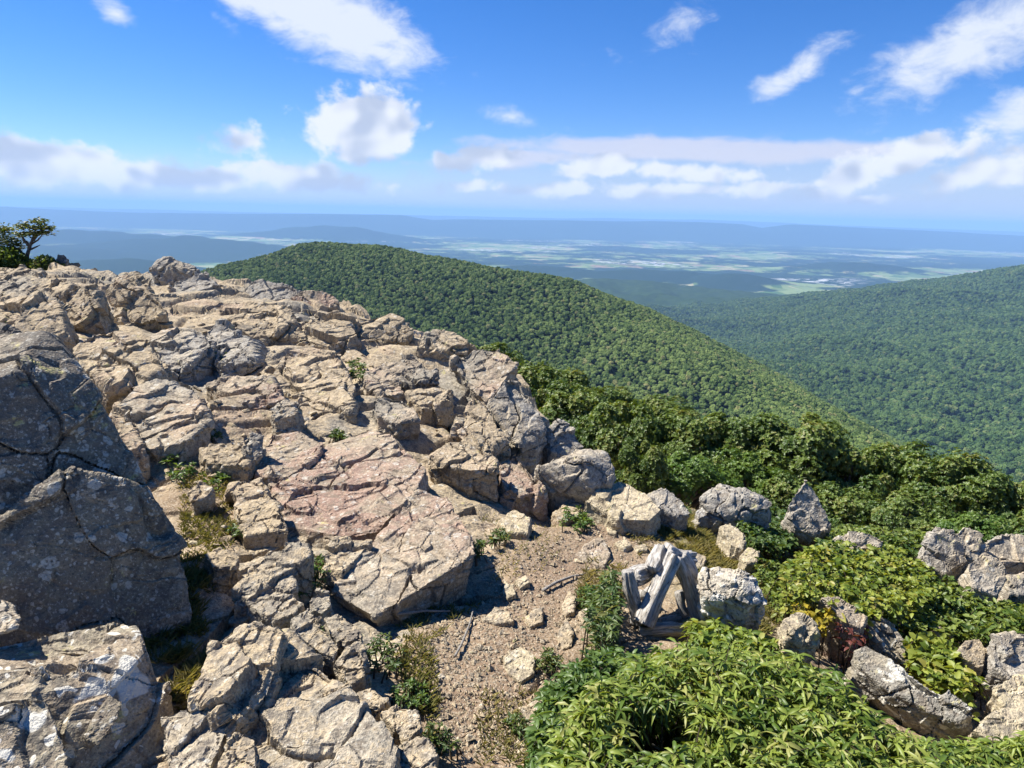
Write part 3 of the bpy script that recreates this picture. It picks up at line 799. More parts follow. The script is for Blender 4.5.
S('rock_slab', 'flat tan plank shaped slab with weeds at its end', [(232, 590), (250, 566), (270, 550), (308, 542), (310, 556), (296, 566), (250, 590)], 'tan', .16, (-.05, -.2), .25, group=GM)
S('rock_slab', 'second plank shaped slab lying under the flat tan one', [(232, 603), (258, 582), (290, 571), (297, 587), (270, 598), (243, 606)], 'tan', .1, (0, -.2), .25, group=GM)
S('stone', 'small tan stone below the two plank shaped slabs', [(250, 606), (268, 598), (290, 597), (304, 602), (296, 612), (276, 620)], 'tan', .1, (0, -.2), .2, group=GM)
S('stone', 'small upright stone at the low corner of the triangular slab', [(310, 600), (318, 591), (329, 592), (332, 604), (322, 614), (312, 610)], 'tan', .14, (.1, -.4), .25, group=GM)
S('stone', 'rounded tan stone above the lower stepping rock', [(324, 618), (336, 613), (356, 623), (361, 637), (344, 643), (330, 634)], 'tan', .16, (0, -.3), .3, group=GM)
S('rock_block', 'tan rock with a shadowed side under the rounded tan stone', [(334, 664), (346, 650), (361, 640), (367, 658), (364, 676), (350, 684)], 'tan', .14, (.1, -.35), .3, group=GM)
S('rock_block', 'leaning tan rock with a black hollow at its foot', [(290, 619), (308, 607), (320, 628), (341, 645), (334, 658), (316, 650), (300, 638)], 'tan', .16, (.05, -.3), .35, group=GM)
S('stone', 'small stone with a bright top beside the weedy gap', [(356, 690), (370, 686), (390, 700), (376, 707), (362, 704)], 'tan', .12, (0, -.2), .25, group=GM)
S('rock_block', 'big ochre block with a split down its face', [(203, 672), (212, 644), (236, 626), (262, 620), (284, 631), (277, 664), (268, 688), (236, 722), (200, 697)], 'tan', .22, (-.05, -.3), .5, group=GM)
S('rock_slab', 'broad ochre slab at the bottom edge next to the dark gap', [(286, 636), (326, 668), (352, 695), (381, 722), (400, 745), (384, 790), (270, 790), (238, 728), (262, 705), (278, 676)], 'tan', .16, (-.02, -.2), .45, group=GM, rough=.8)
S('stone', 'squat tan stone against the edge of the broad ochre slab', [(381, 713), (398, 705), (417, 710), (422, 727), (405, 740)], 'tan', .14, (0, -.25), .3, group=GM)
S('stone', 'brownish stone at the bottom edge beside the path weeds', [(399, 745), (414, 736), (432, 742), (437, 775), (398, 780)], 'tan', .14, (0, -.2), .3, group=GM)
S('rock_block', 'pale crusted rock in the bottom dark gap', [(160, 716), (182, 708), (214, 716), (231, 722), (222, 742), (206, 775), (176, 775)], 'grey', .12, (0, -.25), .4, group=GM)
S('rock_block', 'ochre rock standing on the bottom edge by the pale crusted rock', [(216, 768), (226, 745), (237, 731), (255, 738), (256, 768), (244, 780)], 'tan', .16, (0, -.3), .35, group=GM)
S('stone', 'wedge stone in the grassy strip beside the shaded boulder', [(204, 553), (222, 545), (240, 556), (236, 565), (212, 567)], 'tan', .12, (0, -.2), .25, group=GM)
S('stone', 'square tan stone among the weeds under the ledge step', [(190, 492), (200, 480), (214, 486), (208, 497), (194, 501)], 'tan', .12, (0, -.2), .2, group=GM)
# --- along the brink and in the shrubs
S('rock_slab', 'broad pale yellow rock at the brink above the path', [(584, 500), (600, 486), (622, 479), (646, 492), (662, 509), (650, 520), (616, 519)], 'yellow', .18, (0, -.35), .45, group=GR, rough=.5)
S('rock_block', 'grey wedge beside the broad pale yellow rock', [(644, 494), (661, 487), (674, 493), (690, 514), (678, 517), (660, 508)], 'grey', .2, (.1, -.6), .45, group=GR, rough=.5)
S('rock_block', 'low grey lichened rock at the tree line left of the pointed rock', [(700, 498), (721, 485), (746, 489), (773, 502), (770, 513), (738, 517), (714, 512)], 'grey', .28, (0, -.7), .6, group=GR, dome=.06, rough=.75)
S('stone', 'small whitish stone in front of the low grey lichened rock', [(695, 511), (704, 506), (715, 507), (717, 516), (699, 518)], 'white', .14, (0, -.6), .3, group=GR, rough=.5)
o = rock('boulder', 'pointed grey rock standing like a fin against the tree tops', [[*slab_hull([(788, 505), (797, 490), (806, 478), (814, 488), (823, 502), (833, 524), (813, 537), (793, 526)], .42, (.1, -2.2), .7, 1.05)]], 'grey', GR, .7)
S('rock_slab', 'pale tan stone edging the turf below the low grey rock', [(719, 526), (730, 522), (746, 536), (743, 549), (731, 545)], 'yellow', .16, (0, -.3), .3, group=GR, rough=.5)
S('stone', 'pale yellow stone below the stone edging the turf', [(740, 556), (748, 546), (760, 551), (757, 562), (746, 564)], 'yellow', .12, (0, -.3), .25, group=GR, rough=.5)
S('boulder', 'squat boulder crusted with white lichen beside the grey log stand', [(700, 582), (704, 569), (728, 567), (745, 571), (757, 581), (764, 598), (748, 606), (722, 602), (706, 598)], 'white', .30, (-.15, -.9), .4, group=GR, flare=1.04, dome=.05)
S('boulder', 'cream stone half hidden by the leafy bush', [(780, 622), (794, 611), (812, 620), (820, 636), (804, 644), (786, 640)], 'yellow', .26, (0, -.7), .5, group=GR, dome=.06)
S('rock_slab', 'purplish grey slab rising behind the red leaved plant', [(820, 597), (836, 595), (852, 604), (868, 616), (862, 629), (842, 618)], 'pink', .32, (.1, -.5), .6, group=GR, rough=.5)
S('boulder', 'lichen crusted boulder between the purplish slab and the low creeper', [(864, 628), (882, 617), (896, 625), (905, 640), (908, 664), (896, 660), (876, 645)], 'crusted', .18, (.1, -.8), .4, group=GR, rough=.75)
S('rock_slab', 'long pale slab slanting down along the edge of the leafy bush', [(855, 650), (866, 644), (900, 664), (936, 688), (972, 714), (958, 722), (930, 712), (890, 690), (860, 668)], 'crusted', .22, (-.35, -.9), .4, group=GR, rough=.8)
S('boulder', 'brown rounded rock in the gap below the low creeper', [(958, 650), (966, 640), (980, 637), (988, 650), (983, 668), (966, 662)], 'tan', .26, (0, -.8), .4, group=GR, rough=.5)
S('boulder', 'grey cracked rock at the photo edge below the low creeper', [(992, 640), (1012, 633), (1050, 632), (1050, 676), (1012, 680), (994, 664)], 'grey', .3, (0, -.8), .5, group=GR, rough=.9)
S('rock_slab', 'yellow stained rock below the grey cracked rock', [(994, 690), (1004, 679), (1020, 674), (1050, 680), (1050, 714), (1004, 705)], 'yellow', .22, (0, -.5), .4, group=GR, rough=.5)
S('rock_slab', 'pinkish pale slab at the lowest corner by the leafy bush', [(972, 730), (992, 712), (1016, 698), (1050, 712), (1050, 740), (1000, 745)], 'yellow', .24, (0, -.4), .4, group=GR, rough=.5)
S('boulder', 'pointed grey and white block in the outcrop below the trees', [(922, 552), (936, 526), (954, 530), (968, 545), (968, 562), (944, 574), (930, 566)], 'grey', .4, (0, -1.2), .7, group=GR, rough=.8)
S('boulder', 'ribbed grey block with a dark hollow at the top of the outcrop', [(952, 534), (964, 526), (980, 532), (992, 546), (978, 562), (962, 560)], 'grey', .42, (.1, -1.1), .7, group=GR, rough=.8)
S('boulder', 'rounded grey block in the lower middle of the outcrop', [(966, 564), (986, 551), (1003, 562), (1008, 580), (998, 597), (974, 588)], 'grey', .36, (0, -.9), .6, group=GR, rough=.75)
S('boulder', 'peaked pale block at the end of the outcrop', [(978, 546), (990, 536), (1002, 531), (1050, 540), (1050, 562), (1002, 563)], 'grey', .4, (0, -.9), .6, group=GR, rough=.75)
S('boulder', 'flat grey block low in the outcrop at the photo edge', [(1004, 577), (1024, 572), (1050, 578), (1050, 596), (1010, 594)], 'grey', .26, (0, -.8), .5, group=GR, rough=.5)
S('boulder', 'long low rock at the foot of the trees behind the bright shrub', [(834, 539), (852, 529), (870, 532), (886, 540), (880, 549), (846, 549)], 'grey', .36, (0, -.9), .6, group=GR, rough=.75)
S('stone', 'small pinkish stone under the low creeper', [(932, 628), (944, 625), (956, 629), (954, 637), (938, 638)], 'pink', .18, (0, -.6), .3, group=GR, rough=.5)
# --- set in the dirt of the path
for lab, poly, m in [
    ('flat pinkish flagstone sunk in the dirt near the weeds', [(572, 556), (586, 544), (602, 537), (611, 553), (604, 567), (588, 562)], 'pink'),
    ('pale yellow flagstone in the middle of the dirt path', [(503, 655), (520, 645), (535, 655), (534, 672), (521, 682), (508, 672)], 'yellow'),
    ('fin shaped tan stone beside the tall weeds', [(562, 606), (569, 590), (576, 598), (574, 612), (566, 615)], 'tan'),
    ('rough tan stone next to the bush and the tall weeds', [(578, 612), (588, 605), (601, 608), (602, 620), (586, 624)], 'tan'),
    ('pointed brown stone against the edge of the bush', [(558, 632), (566, 617), (574, 630), (572, 646), (562, 648)], 'tan'),
    ('angular stone with a dark end in the path', [(524, 616), (536, 607), (543, 606), (543, 622), (530, 626)], 'tan'),
    ('low tan stone where the path meets the triangular slab', [(482, 620), (494, 607), (512, 612), (514, 621), (498, 623)], 'tan'),
    ('small triangular stone between two path stones', [(502, 592), (505, 580), (514, 586), (516, 594), (508, 598)], 'yellow'),
    ('pale chip of rock above the path stones', [(514, 580), (526, 574), (530, 582), (520, 588)], 'yellow'),
    ('pair-sized pale stone under the broad yellow rock', [(614, 543), (624, 537), (632, 544), (624, 549)], 'yellow'),
    ('small pale stone next to the pair-sized one', [(634, 546), (645, 543), (648, 549), (638, 551)], 'yellow'),
    ('tan stone lying in the gravel left of the rounded boulder', [(498, 520), (514, 508), (530, 518), (528, 532), (508, 532)], 'yellow'),
    ('low rubbly stone at the root end in the path', [(552, 512), (568, 500), (586, 504), (580, 516), (562, 520)], 'tan'),
    ('light stone standing by the yellow rock corner', [(604, 520), (612, 514), (619, 522), (616, 534), (607, 532)], 'yellow'),
    ('flat chip beside the turf and log stand', [(690, 562), (698, 553), (706, 556), (704, 568), (694, 570)], 'tan'),
    ('pale stone low on the path at the bush edge', [(520, 708), (536, 700), (552, 706), (548, 722), (528, 726)], 'tan')]:
    S('stone', lab, poly, m, .03, (0, -.08), .14, GD, rough=.6)

# --- the big lichened boulders beside the camera
def P3(*pts, k=1.0): return [at_y(a, b, y * k) for a, b, y in pts]
BIG = 'lichened boulders beside the viewer'
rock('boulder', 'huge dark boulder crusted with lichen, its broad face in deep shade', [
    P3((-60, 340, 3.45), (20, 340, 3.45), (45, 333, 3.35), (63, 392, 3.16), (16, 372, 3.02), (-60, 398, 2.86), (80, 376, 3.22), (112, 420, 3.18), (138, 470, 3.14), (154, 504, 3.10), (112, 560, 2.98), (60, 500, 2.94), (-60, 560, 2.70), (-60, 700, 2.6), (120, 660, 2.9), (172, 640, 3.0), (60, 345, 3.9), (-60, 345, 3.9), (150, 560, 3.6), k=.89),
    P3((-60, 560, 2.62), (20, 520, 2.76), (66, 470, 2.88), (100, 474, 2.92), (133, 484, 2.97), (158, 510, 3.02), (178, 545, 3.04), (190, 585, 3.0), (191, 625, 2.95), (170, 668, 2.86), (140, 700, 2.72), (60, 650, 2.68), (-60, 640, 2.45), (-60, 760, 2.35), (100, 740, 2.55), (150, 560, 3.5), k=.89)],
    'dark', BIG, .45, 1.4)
rock('boulder', 'low boulder with round white lichen patches on its sunlit top', [
    P3((-60, 660, 2.05), (20, 642, 2.15), (70, 631, 2.25), (122, 622, 2.3), (136, 629, 2.25), (143, 652, 2.12), (120, 680, 1.98), (86, 712, 1.88), (30, 690, 1.85), (-60, 690, 1.85), (150, 690, 2.1), (168, 740, 2.0), (180, 800, 1.9), (60, 800, 1.7), (-60, 800, 1.7)),
    P3((-60, 688, 1.9), (20, 685, 1.88), (48, 694, 1.84), (57, 715, 1.8), (74, 770, 1.68), (60, 800, 1.62), (-60, 800, 1.55), (-60, 730, 1.7))],
    'crusted', BIG, .7, 1.4)
rock('stone', 'thin shard of rock lying on the white patched boulder', [P3((84, 736, 1.80), (96, 712, 1.88), (110, 695, 1.93), (123, 702, 1.92), (116, 720, 1.86), (98, 746, 1.78), (88, 748, 1.82), (112, 712, 1.98))], 'dark', BIG, .6)
rock('stone', 'blue grey lump resting between the two lichened boulders', [P3((-30, 606, 2.2), (0, 599, 2.2), (14, 602, 2.2), (20, 616, 2.14), (18, 628, 2.1), (0, 634, 2.06), (-30, 634, 2.06), (6, 616, 2.32))], 'grey', BIG, .8)
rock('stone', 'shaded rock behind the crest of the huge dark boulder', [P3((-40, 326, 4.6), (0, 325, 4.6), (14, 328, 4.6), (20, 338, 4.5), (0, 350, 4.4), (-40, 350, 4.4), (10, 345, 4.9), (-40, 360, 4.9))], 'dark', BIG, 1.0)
# dark rocks under the crooked tree
for lab, poly in [('dark rounded rock on the skyline beside the crooked tree', [(54, 262), (58, 254), (64, 253), (68, 259), (66, 264), (58, 266)]),
                  ('dark squarish rock next in line on the skyline from the crooked tree', [(66, 270), (69, 262), (78, 262), (80, 270), (76, 276), (68, 275)]),
                  ('low black rock where the skyline dips to the blue valley', [(82, 276), (86, 268), (94, 267), (100, 273), (104, 278), (92, 280)]),
                  ('purplish rock behind the bush under the crooked tree', [(40, 262), (44, 254), (52, 255), (56, 263), (48, 268)])]:
    S('rock_block', lab, poly, 'dark', .2, (.1, -1.5), .6, GL, Y=11.5)

# ------------------------------------------------------------------ loose rubble between the blocks
def rubble():
    prot = []
    for k in range(9):
        n = RNG.normal(size=(14, 3)); n /= np.linalg.norm(n, axis=1)[:, None]
        bm = bmesh.new()
        for p in n * RNG.uniform(.75, 1.1, (14, 1)): bm.verts.new(p * np.array([1, .75, .5]))
        r = bmesh.ops.convex_hull(bm, input=bm.verts[:])
        bmesh.ops.bevel(bm, geom=bm.edges[:], offset=.06, segments=1, affect='EDGES')
        bmesh.ops.triangulate(bm, faces=bm.faces[:])
        bmesh.ops.subdivide_edges(bm, edges=bm.edges[:], cuts=2, use_grid_fill=True)
        V = np.array([v.co[:] for v in bm.verts]); d = .10 * fbm(V * 2.5 + 7 * k, 3, 700 + k)
        for v, q in zip(bm.verts, V * (1 + d[:, None])): v.co = q
        me = bpy.data.meshes.new('stone'); bm.to_mesh(me); bm.free(); me.materials.append(MR[['tan', 'tan', 'yellow', 'tan', 'pink', 'grey', 'tan', 'yellow', 'tan'][k]])
        prot.append(me)
    zones = [([(210, 300), (400, 330), (470, 400), (420, 450), (330, 430), (230, 440), (120, 400), (160, 330)], 150, (4, 13), 'angular chip of pale rock lying loose on the bright ledge', 'loose chips on the ledge'),
             ([(440, 640), (480, 590), (540, 500), (640, 500), (640, 560), (560, 600), (540, 690), (520, 768), (450, 768)], 70, (2.5, 7), 'small pale stone lying loose in the dirt path', 'loose stones on the path'),
             ([(200, 590), (310, 560), (370, 640), (430, 720), (330, 680), (260, 620)], 26, (6, 16), 'loose tan stone wedged between the blocks beside the path', 'loose stones between the blocks'),
             ([(180, 470), (240, 440), (260, 480), (230, 540), (205, 600)], 22, (5, 13), 'loose stone in the grassy strip beside the shaded boulder', 'loose stones in the grassy strip')]
    for poly, n, (s0, s1), lab, grp in zones:
        q = np.array(poly, float); k = 0
        while k < n:
            a = RNG.uniform(q.min(0), q.max(0))
            if not in_poly(np.array([a[0]]), np.array([a[1]]), q)[0]: continue
            P = pix_ground(a[0], a[1], .02)
            s = RNG.uniform(s0, s1) ** 1.0 * np.linalg.norm(P) / FPX * .5
            o = bpy.data.objects.new('stone', prot[RNG.integers(len(prot))]); COL.objects.link(o)
            zz = float(rocky(np.array([[P[0]]]), np.array([[P[1]]]), base_z(np.array([[P[0]]]), np.array([[P[1]]])))[0][0, 0])
            o.location = (P[0], P[1], zz + s * .22); o.scale = (s, s, s * RNG.uniform(.7, 1.1))
            o.rotation_euler = (RNG.normal(0, .25), RNG.normal(0, .25), RNG.uniform(0, 6.3))
            tag(o, lab, 'stone', grp); k += 1
    # gravel: nobody could count it
    V, F = [], []
    n = 4200; q = np.array([(420, 620), (480, 590), (520, 545), (600, 505), (700, 510), (700, 560), (600, 600), (550, 680), (535, 775), (440, 775), (430, 690)], float)
    pts = []
    while len(pts) < n:
        a = RNG.uniform(q.min(0), q.max(0), (4000, 2)); pts += list(a[in_poly(a[:, 0], a[:, 1], q)])
    pts = np.array(pts[:n]); w = []
    for a in pts:
        d = rays(a[0], a[1]); w.append(d * (-2.03 / d[2]))
    w = np.array(w); X, Y = w[:, 0], w[:, 1]
    Z = rocky(X[:, None], Y[:, None], base_z(X[:, None], Y[:, None]))[0][:, 0]
    o8 = np.array([[1, 0, 0], [-1, 0, 0], [0, 1, 0], [0, -1, 0], [0, 0, .7], [0, 0, -.7]], float)
    f8 = np.array([[0, 2, 4], [2, 1, 4], [1, 3, 4], [3, 0, 4], [2, 0, 5], [1, 2, 5], [3, 1, 5], [0, 3, 5]])
    s = RNG.gamma(1.6, .0024, n) + .0025
    VV = o8[None] * s[:, None, None] * RNG.uniform(.5, 1.4, (n, 6, 1))
    t = RNG.uniform(0, 6.3, n); c, sn = np.cos(t)[:, None], np.sin(t)[:, None]
    VV = np.stack([VV[..., 0] * c - VV[..., 1] * sn, VV[..., 0] * sn + VV[..., 1] * c, VV[..., 2]], -1) + np.stack([X, Y, Z + s * .3], -1)[:, None]
    FF = f8[None] + (np.arange(n) * 6)[:, None, None]
    tag(link('gravel', np_mesh('gravel', VV.reshape(-1, 3), FF.reshape(-1, 3)), MR['tan']), kind='stuff')
rubble()

# ------------------------------------------------------------------ leaves, shrubs, weeds
def leaf_mat(name, a, b, c2=None, trans=.35, rough=.45, spec=.35):
    m, nt, out = new_mat(name)
    r = nt.attr('rnd').outputs['Fac']
    c = nt.mix(nt.step(r, .05, .85), a, b)
    if c2: c = nt.mix(nt.step(r, .86, .97), c, c2)
    p = nt.node('ShaderNodeBsdfPrincipled'); nt.put(p.inputs['Base Color'], c); p.inputs['Roughness'].default_value = rough; p.inputs['Specular IOR Level'].default_value = spec
    t = nt.node('ShaderNodeBsdfTranslucent'); nt.put(t.inputs['Color'], nt.mix(1.0, c, (1.5, 1.35, .5), 'MULTIPLY'))
    mx = nt.node('ShaderNodeMixShader'); mx.inputs[0].default_value = trans
    nt.l.new(p.outputs[0], mx.inputs[1]); nt.l.new(t.outputs[0], mx.inputs[2]); nt.l.new(mx.outputs[0], out.inputs['Surface'])
    return m
ML = {
 'bush': leaf_mat('bush_leaves', (.085, .140, .020), (.235, .290, .052), (.29, .30, .085)),
 'darkbush': leaf_mat('dark_bush_leaves', (.046, .095, .020), (.115, .180, .042)),
 'lime': leaf_mat('lime_leaves', (.100, .150, .020), (.255, .290, .050), (.30, .28, .06)),
 'creeper': leaf_mat('creeper_leaves', (.070, .120, .022), (.185, .230, .048)),
 'shade': leaf_mat('deep_green_leaves', (.042, .085, .020), (.105, .155, .040)),
 'yellow': leaf_mat('yellow_leaves', (.19, .18, .02), (.34, .27, .03)),
 'red': leaf_mat('red_leaves', (.10, .03, .028), (.20, .07, .05), (.12, .12, .04)),
 'oak': leaf_mat('oak_leaves', (.050, .094, .018), (.145, .200, .042), (.20, .21, .06), trans=.3),
 'ash': leaf_mat('bright_tree_leaves', (.050, .105, .016), (.130, .200, .036), None, trans=.3),
 'pine': leaf_mat('crooked_tree_leaves', (.050, .085, .018), (.12, .15, .035), (.20, .17, .04), trans=.25),
 'grass': leaf_mat('grass_blades', (.11, .12, .035), (.26, .22, .09), (.36, .29, .15), trans=.3, rough=.7, spec=.1),
 'weed': leaf_mat('weed_leaves', (.045, .085, .022), (.115, .160, .045), (.20, .19, .06)),
}
def bark_mat(name, a, b, sc=30):
    m, nt, out = new_mat(name)
    tc = nt.node('ShaderNodeTexCoord'); g = nt.node('ShaderNodeNewGeometry')
    ax = nt.attr('along').outputs['Fac']; ar = nt.attr('around').outputs['Fac']
    cb = nt.node('ShaderNodeCombineXYZ'); nt.put(cb.inputs[0], nt.math('MULTIPLY', ar, 9.0)); nt.put(cb.inputs[1], nt.math('MULTIPLY', ax, 4.0))
    n1 = nt.noise(cb.outputs[0], 2.2, 5, .7, .6); n2 = nt.noise(g.outputs['Position'], sc, 4, .65)
    c = nt.mix(nt.step(nt.math('ADD', n1, nt.math('MULTIPLY', n2, .3)), .45, .82), a, b)
    c = nt.mix(nt.step(n1, .40, .33), c, tuple(v * .3 for v in a))
    principled(nt, out, c, .9, nt.bump(nt.math('ADD', n1, nt.math('MULTIPLY', n2, .2)), .9, .02), .1)
    return m
MB_TWIG = bark_mat('twig_bark', (.10, .075, .05), (.19, .15, .11))
MB_TRUNK = bark_mat('trunk_bark', (.07, .06, .05), (.15, .135, .115))
MB_LOG = bark_mat('silvered_wood', (.27, .24, .20), (.62, .585, .53))

def unit(v): return v / np.maximum(np.linalg.norm(v, axis=-1, keepdims=True), 1e-9)
def leaves(name, base, axis, up, L, W, mat, parent=None, droop=.35, rnd=None, simple=False, fold=.25):
    """every leaf a small folded, drooping blade; all leaves of one plant are one mesh"""
    n = len(base); axis = unit(axis)
    side = unit(np.cross(axis, up)); nrm = np.cross(side, axis)
    L = np.broadcast_to(np.asarray(L, float), (n,))[:, None]; W = np.broadcast_to(np.asarray(W, float), (n,))[:, None]
    dn = np.array([0, 0, -1.0])
    if simple:
        mid = base + axis * L * .5 + dn * L * droop * .12
        tip = base + axis * L + dn * L * droop * .5
        V = np.stack([base, mid - side * W / 2 + nrm * W * fold, tip, mid + side * W / 2 + nrm * W * fold], 1)
        T = np.array([[0, 1, 2], [0, 2, 3]])
    else:
        m1 = base + axis * L * .33 + dn * L * droop * .08; m2 = base + axis * L * .68 + dn * L * droop * .33; tip = base + axis * L * .98 + dn * L * droop * .75
        V = np.stack([base, m1 - side * W * .48 + nrm * W * fold, m1, m1 + side * W * .48 + nrm * W * fold, m2 - side * W * .38 + nrm * W * fold * .8, m2, m2 + side * W * .38 + nrm * W * fold * .8, tip], 1)
        T = np.array([[0, 1, 2], [0, 2, 3], [1, 4, 5], [1, 5, 2], [2, 5, 6], [2, 6, 3], [4, 7, 5], [5, 7, 6]])
    k = V.shape[1]
    F = T[None] + (np.arange(n) * k)[:, None, None]
    r = RNG.random(n) if rnd is None else np.clip(rnd + RNG.normal(0, .16, n), 0, 1)
    me = np_mesh(name, V.reshape(-1, 3), F.reshape(-1, 3), True, {'rnd': np.repeat(r, k)})
    return link(name, me, mat, parent)
def tubes(name, paths, mat, parent=None, seg=6, groove=0.0):
    """paths: list of (points (m,3), radii (m,)); one mesh"""
    VV, FF, al, ar, o = [], [], [], [], 0
    for pts, rad in paths:
        pts = np.asarray(pts, float); rad = np.asarray(rad, float); m = len(pts)
        tan = unit(np.gradient(pts, axis=0)); ref = np.array([0, 0, 1.0]) if abs(tan[0, 2]) < .9 else np.array([1.0, 0, 0])
        s = unit(np.cross(tan, ref)); t = np.cross(s, tan)
        a = np.linspace(0, 2 * np.pi, seg, endpoint=False)
        rr = rad[:, None] * np.ones((1, seg))
        if groove:
            P = np.stack([np.cos(a)[None] * 3.6 + 0 * rr, np.sin(a)[None] * 3.6 + 0 * rr, (np.linspace(0, 1, m) * .9)[:, None] + 0 * rr], -1).reshape(-1, 3) + o * .13
            rr = rr * (1 + groove * fbm(P, 4, 900 + o).reshape(rr.shape) + .5 * groove * np.sin(a * 7 + o)[None] * .5)
        ring = pts[:, None] + rr[..., None] * (np.cos(a)[None, :, None] * s[:, None] + np.sin(a)[None, :, None] * t[:, None])
        VV.append(ring.reshape(-1, 3)); VV.append(pts[[0, -1]])
        i = np.arange(m * seg).reshape(m, seg); j = np.roll(i, -1, 1)
        FF.append(np.stack([i[:-1], j[:-1], j[1:], i[1:]], -1).reshape(-1, 4) + o)
        c0, c1 = o + m * seg, o + m * seg + 1
        FF.append(np.stack([np.full(seg, c0), o + j[0], o + i[0], np.full(seg, c0)], -1)); FF.append(np.stack([np.full(seg, c1), o + i[-1], o + j[-1], np.full(seg, c1)], -1))
        ln = np.linspace(0, 1, m) * np.linalg.norm(pts[-1] - pts[0]) / max(rad.mean() * 12, 1e-3)
        al += [np.repeat(ln, seg), [0, ln[-1]]]; ar += [np.tile(np.abs(a / np.pi - 1), m), [.5, .5]]
        o += m * seg + 2
    F = np.concatenate(FF)
    # the end caps are triangles: split the list by size
    me = bpy.data.meshes.new(name); V = np.concatenate(VV)
    cap = F[:, 0] == F[:, 3]
    me.from_pydata(V.tolist(), [], [list(map(int, f)) for f in F[~cap]] + [list(map(int, f[:3])) for f in F[cap]])
    for an, av in (('along', al), ('around', ar)):
        at = me.attributes.new(an, 'FLOAT', 'POINT'); at.data.foreach_set('value', np.concatenate(av).astype(np.float32))
    me.shade_smooth()
    return link(name, me, mat, parent)

def sample_poly(poly, n):
    q = np.asarray(poly, float); out = []
    while len(out) < n:
        a = RNG.uniform(q.min(0), q.max(0), (n * 2, 2)); out += list(a[in_poly(a[:, 0], a[:, 1], q)])
    return np.array(out[:n])
def shrub(name, label, poly, h, shoots, per, L, W, mat, group, cat='shrub', spread=.13, droop=.4, shoot_len=.22, hole=None, gap=.0, tone=.25, simple=False):
    q = np.asarray(poly, float); tops = []
    pts = sample_poly(q, shoots)
    if hole is not None:
        hx, hy, hw, hh = hole
        pts = pts[((pts[:, 0] - hx) / hw) ** 2 + ((pts[:, 1] - hy) / hh) ** 2 > 1]
    c = pix_ground(*q.mean(0), 0.0); c[2] = base_z(np.array([c[0]]), np.array([c[1]]))[0]
    root = empty(name, c); tag(root, label, cat, group)
    B, AX, UP, LL, WW, RN, stems = [], [], [], [], [], [], []
    pxs = np.array([pix_ground(a[0], a[1], h * (1 - .85 * RNG.random() ** 1.6)) for a in pts])
    gz = base_z(pxs[:, 0], pxs[:, 1])
    for P, z0 in zip(pxs, gz):
        hh = max(P[2] - z0, .03)
        a = RNG.uniform(0, 2 * np.pi); lean = np.array([math.cos(a), math.sin(a), 0]) * spread * RNG.uniform(.2, 1) * (hh + .05) * 2
        foot = np.array([P[0], P[1], z0 - .02]) - lean * .8
        t = np.linspace(0, 1, 6)[:, None]
        path = foot * (1 - t) ** 2 + 2 * (P - lean * .3 + [0, 0, hh * .1]) * t * (1 - t) + (P + lean * .25) * t ** 2
        stems.append((path - c, np.linspace(.0040, .0012, 6)))
        k = max(3, int(RNG.normal(per, per * .2)))
        span = min(shoot_len, hh * 1.0) / max(np.linalg.norm(path[-1] - path[0]), 1e-3)
        tt = 1 - span * np.sort(RNG.random(k)) ** 1.1
        base = np.stack([np.interp(tt, t[:, 0], path[:, j]) for j in range(3)], 1)
        ang = np.arange(k) * 2.4 + RNG.uniform(0, 6.3) + RNG.normal(0, .3, k)
        up = RNG.normal(.25, .45, k)
        axis = np.stack([np.cos(ang), np.sin(ang), up], 1)
        B.append(base); AX.append(axis); UP.append(np.stack([RNG.normal(0, .75, k), RNG.normal(0, .75, k), np.ones(k)], 1))
        f = RNG.uniform(.7, 1.15)
        LL.append(L * f * RNG.uniform(.65, 1.2, k)); WW.append(W * f * RNG.uniform(.75, 1.2, k)); RN.append(np.full(k, np.clip(RNG.normal(.5, tone), 0, 1)))
    leaves('foliage', np.concatenate(B) - c, np.concatenate(AX), np.concatenate(UP), np.concatenate(LL), np.concatenate(WW), ML[mat], root, droop, np.concatenate(RN), simple)
    tubes('stems', stems[::2] if len(stems) > 60 else stems, MB_TWIG, root, 4)
    return root

GB = 'leafy shrubs around the log stand'
shrub('leafy_bush', 'big glossy bush of long narrow drooping leaves filling the lower corner', [(600, 676), (650, 652), (700, 646), (760, 652), (812, 660), (842, 684), (886, 722), (935, 752), (960, 800), (560, 800), (560, 720)], .55, 2600, 16, .061, .0128, 'bush', GB, hole=(655, 728, 42, 26), droop=.75, tone=.32, spread=.2, shoot_len=.30)
shrub('leafy_bush', 'darker small leaved bush along the path beside the glossy one', [(540, 696), (560, 672), (590, 652), (615, 646), (645, 655), (640, 690), (620, 800), (530, 800), (532, 740)], .36, 900, 15, .042, .017, 'darkbush', GB, droop=.4)
shrub('leafy_bush', 'narrow leaved sprays rising at the lowest corner by the pinkish pale slab', [(900, 745), (960, 742), (1000, 740), (1060, 728), (1060, 800), (900, 800)], .40, 700, 15, .06, .0130, 'bush', GB, droop=.8)
shrub('round_leaf_shrub', 'bright lime shrub of small round leaves below the pointed rock', [(782, 572), (800, 552), (830, 540), (866, 540), (900, 550), (928, 566), (934, 590), (900, 614), (860, 612), (820, 598), (790, 592)], .34, 1000, 14, .046, .030, 'lime', GB, droop=.3, spread=.3, shoot_len=.5)
shrub('round_leaf_shrub', 'deep green shrub between the turf and the pointed rock', [(738, 524), (744, 510), (762, 503), (786, 512), (794, 530), (798, 546), (780, 548), (756, 542)], .16, 420, 14, .044, .026, 'shade', GB, droop=.3, spread=.3, shoot_len=.5)
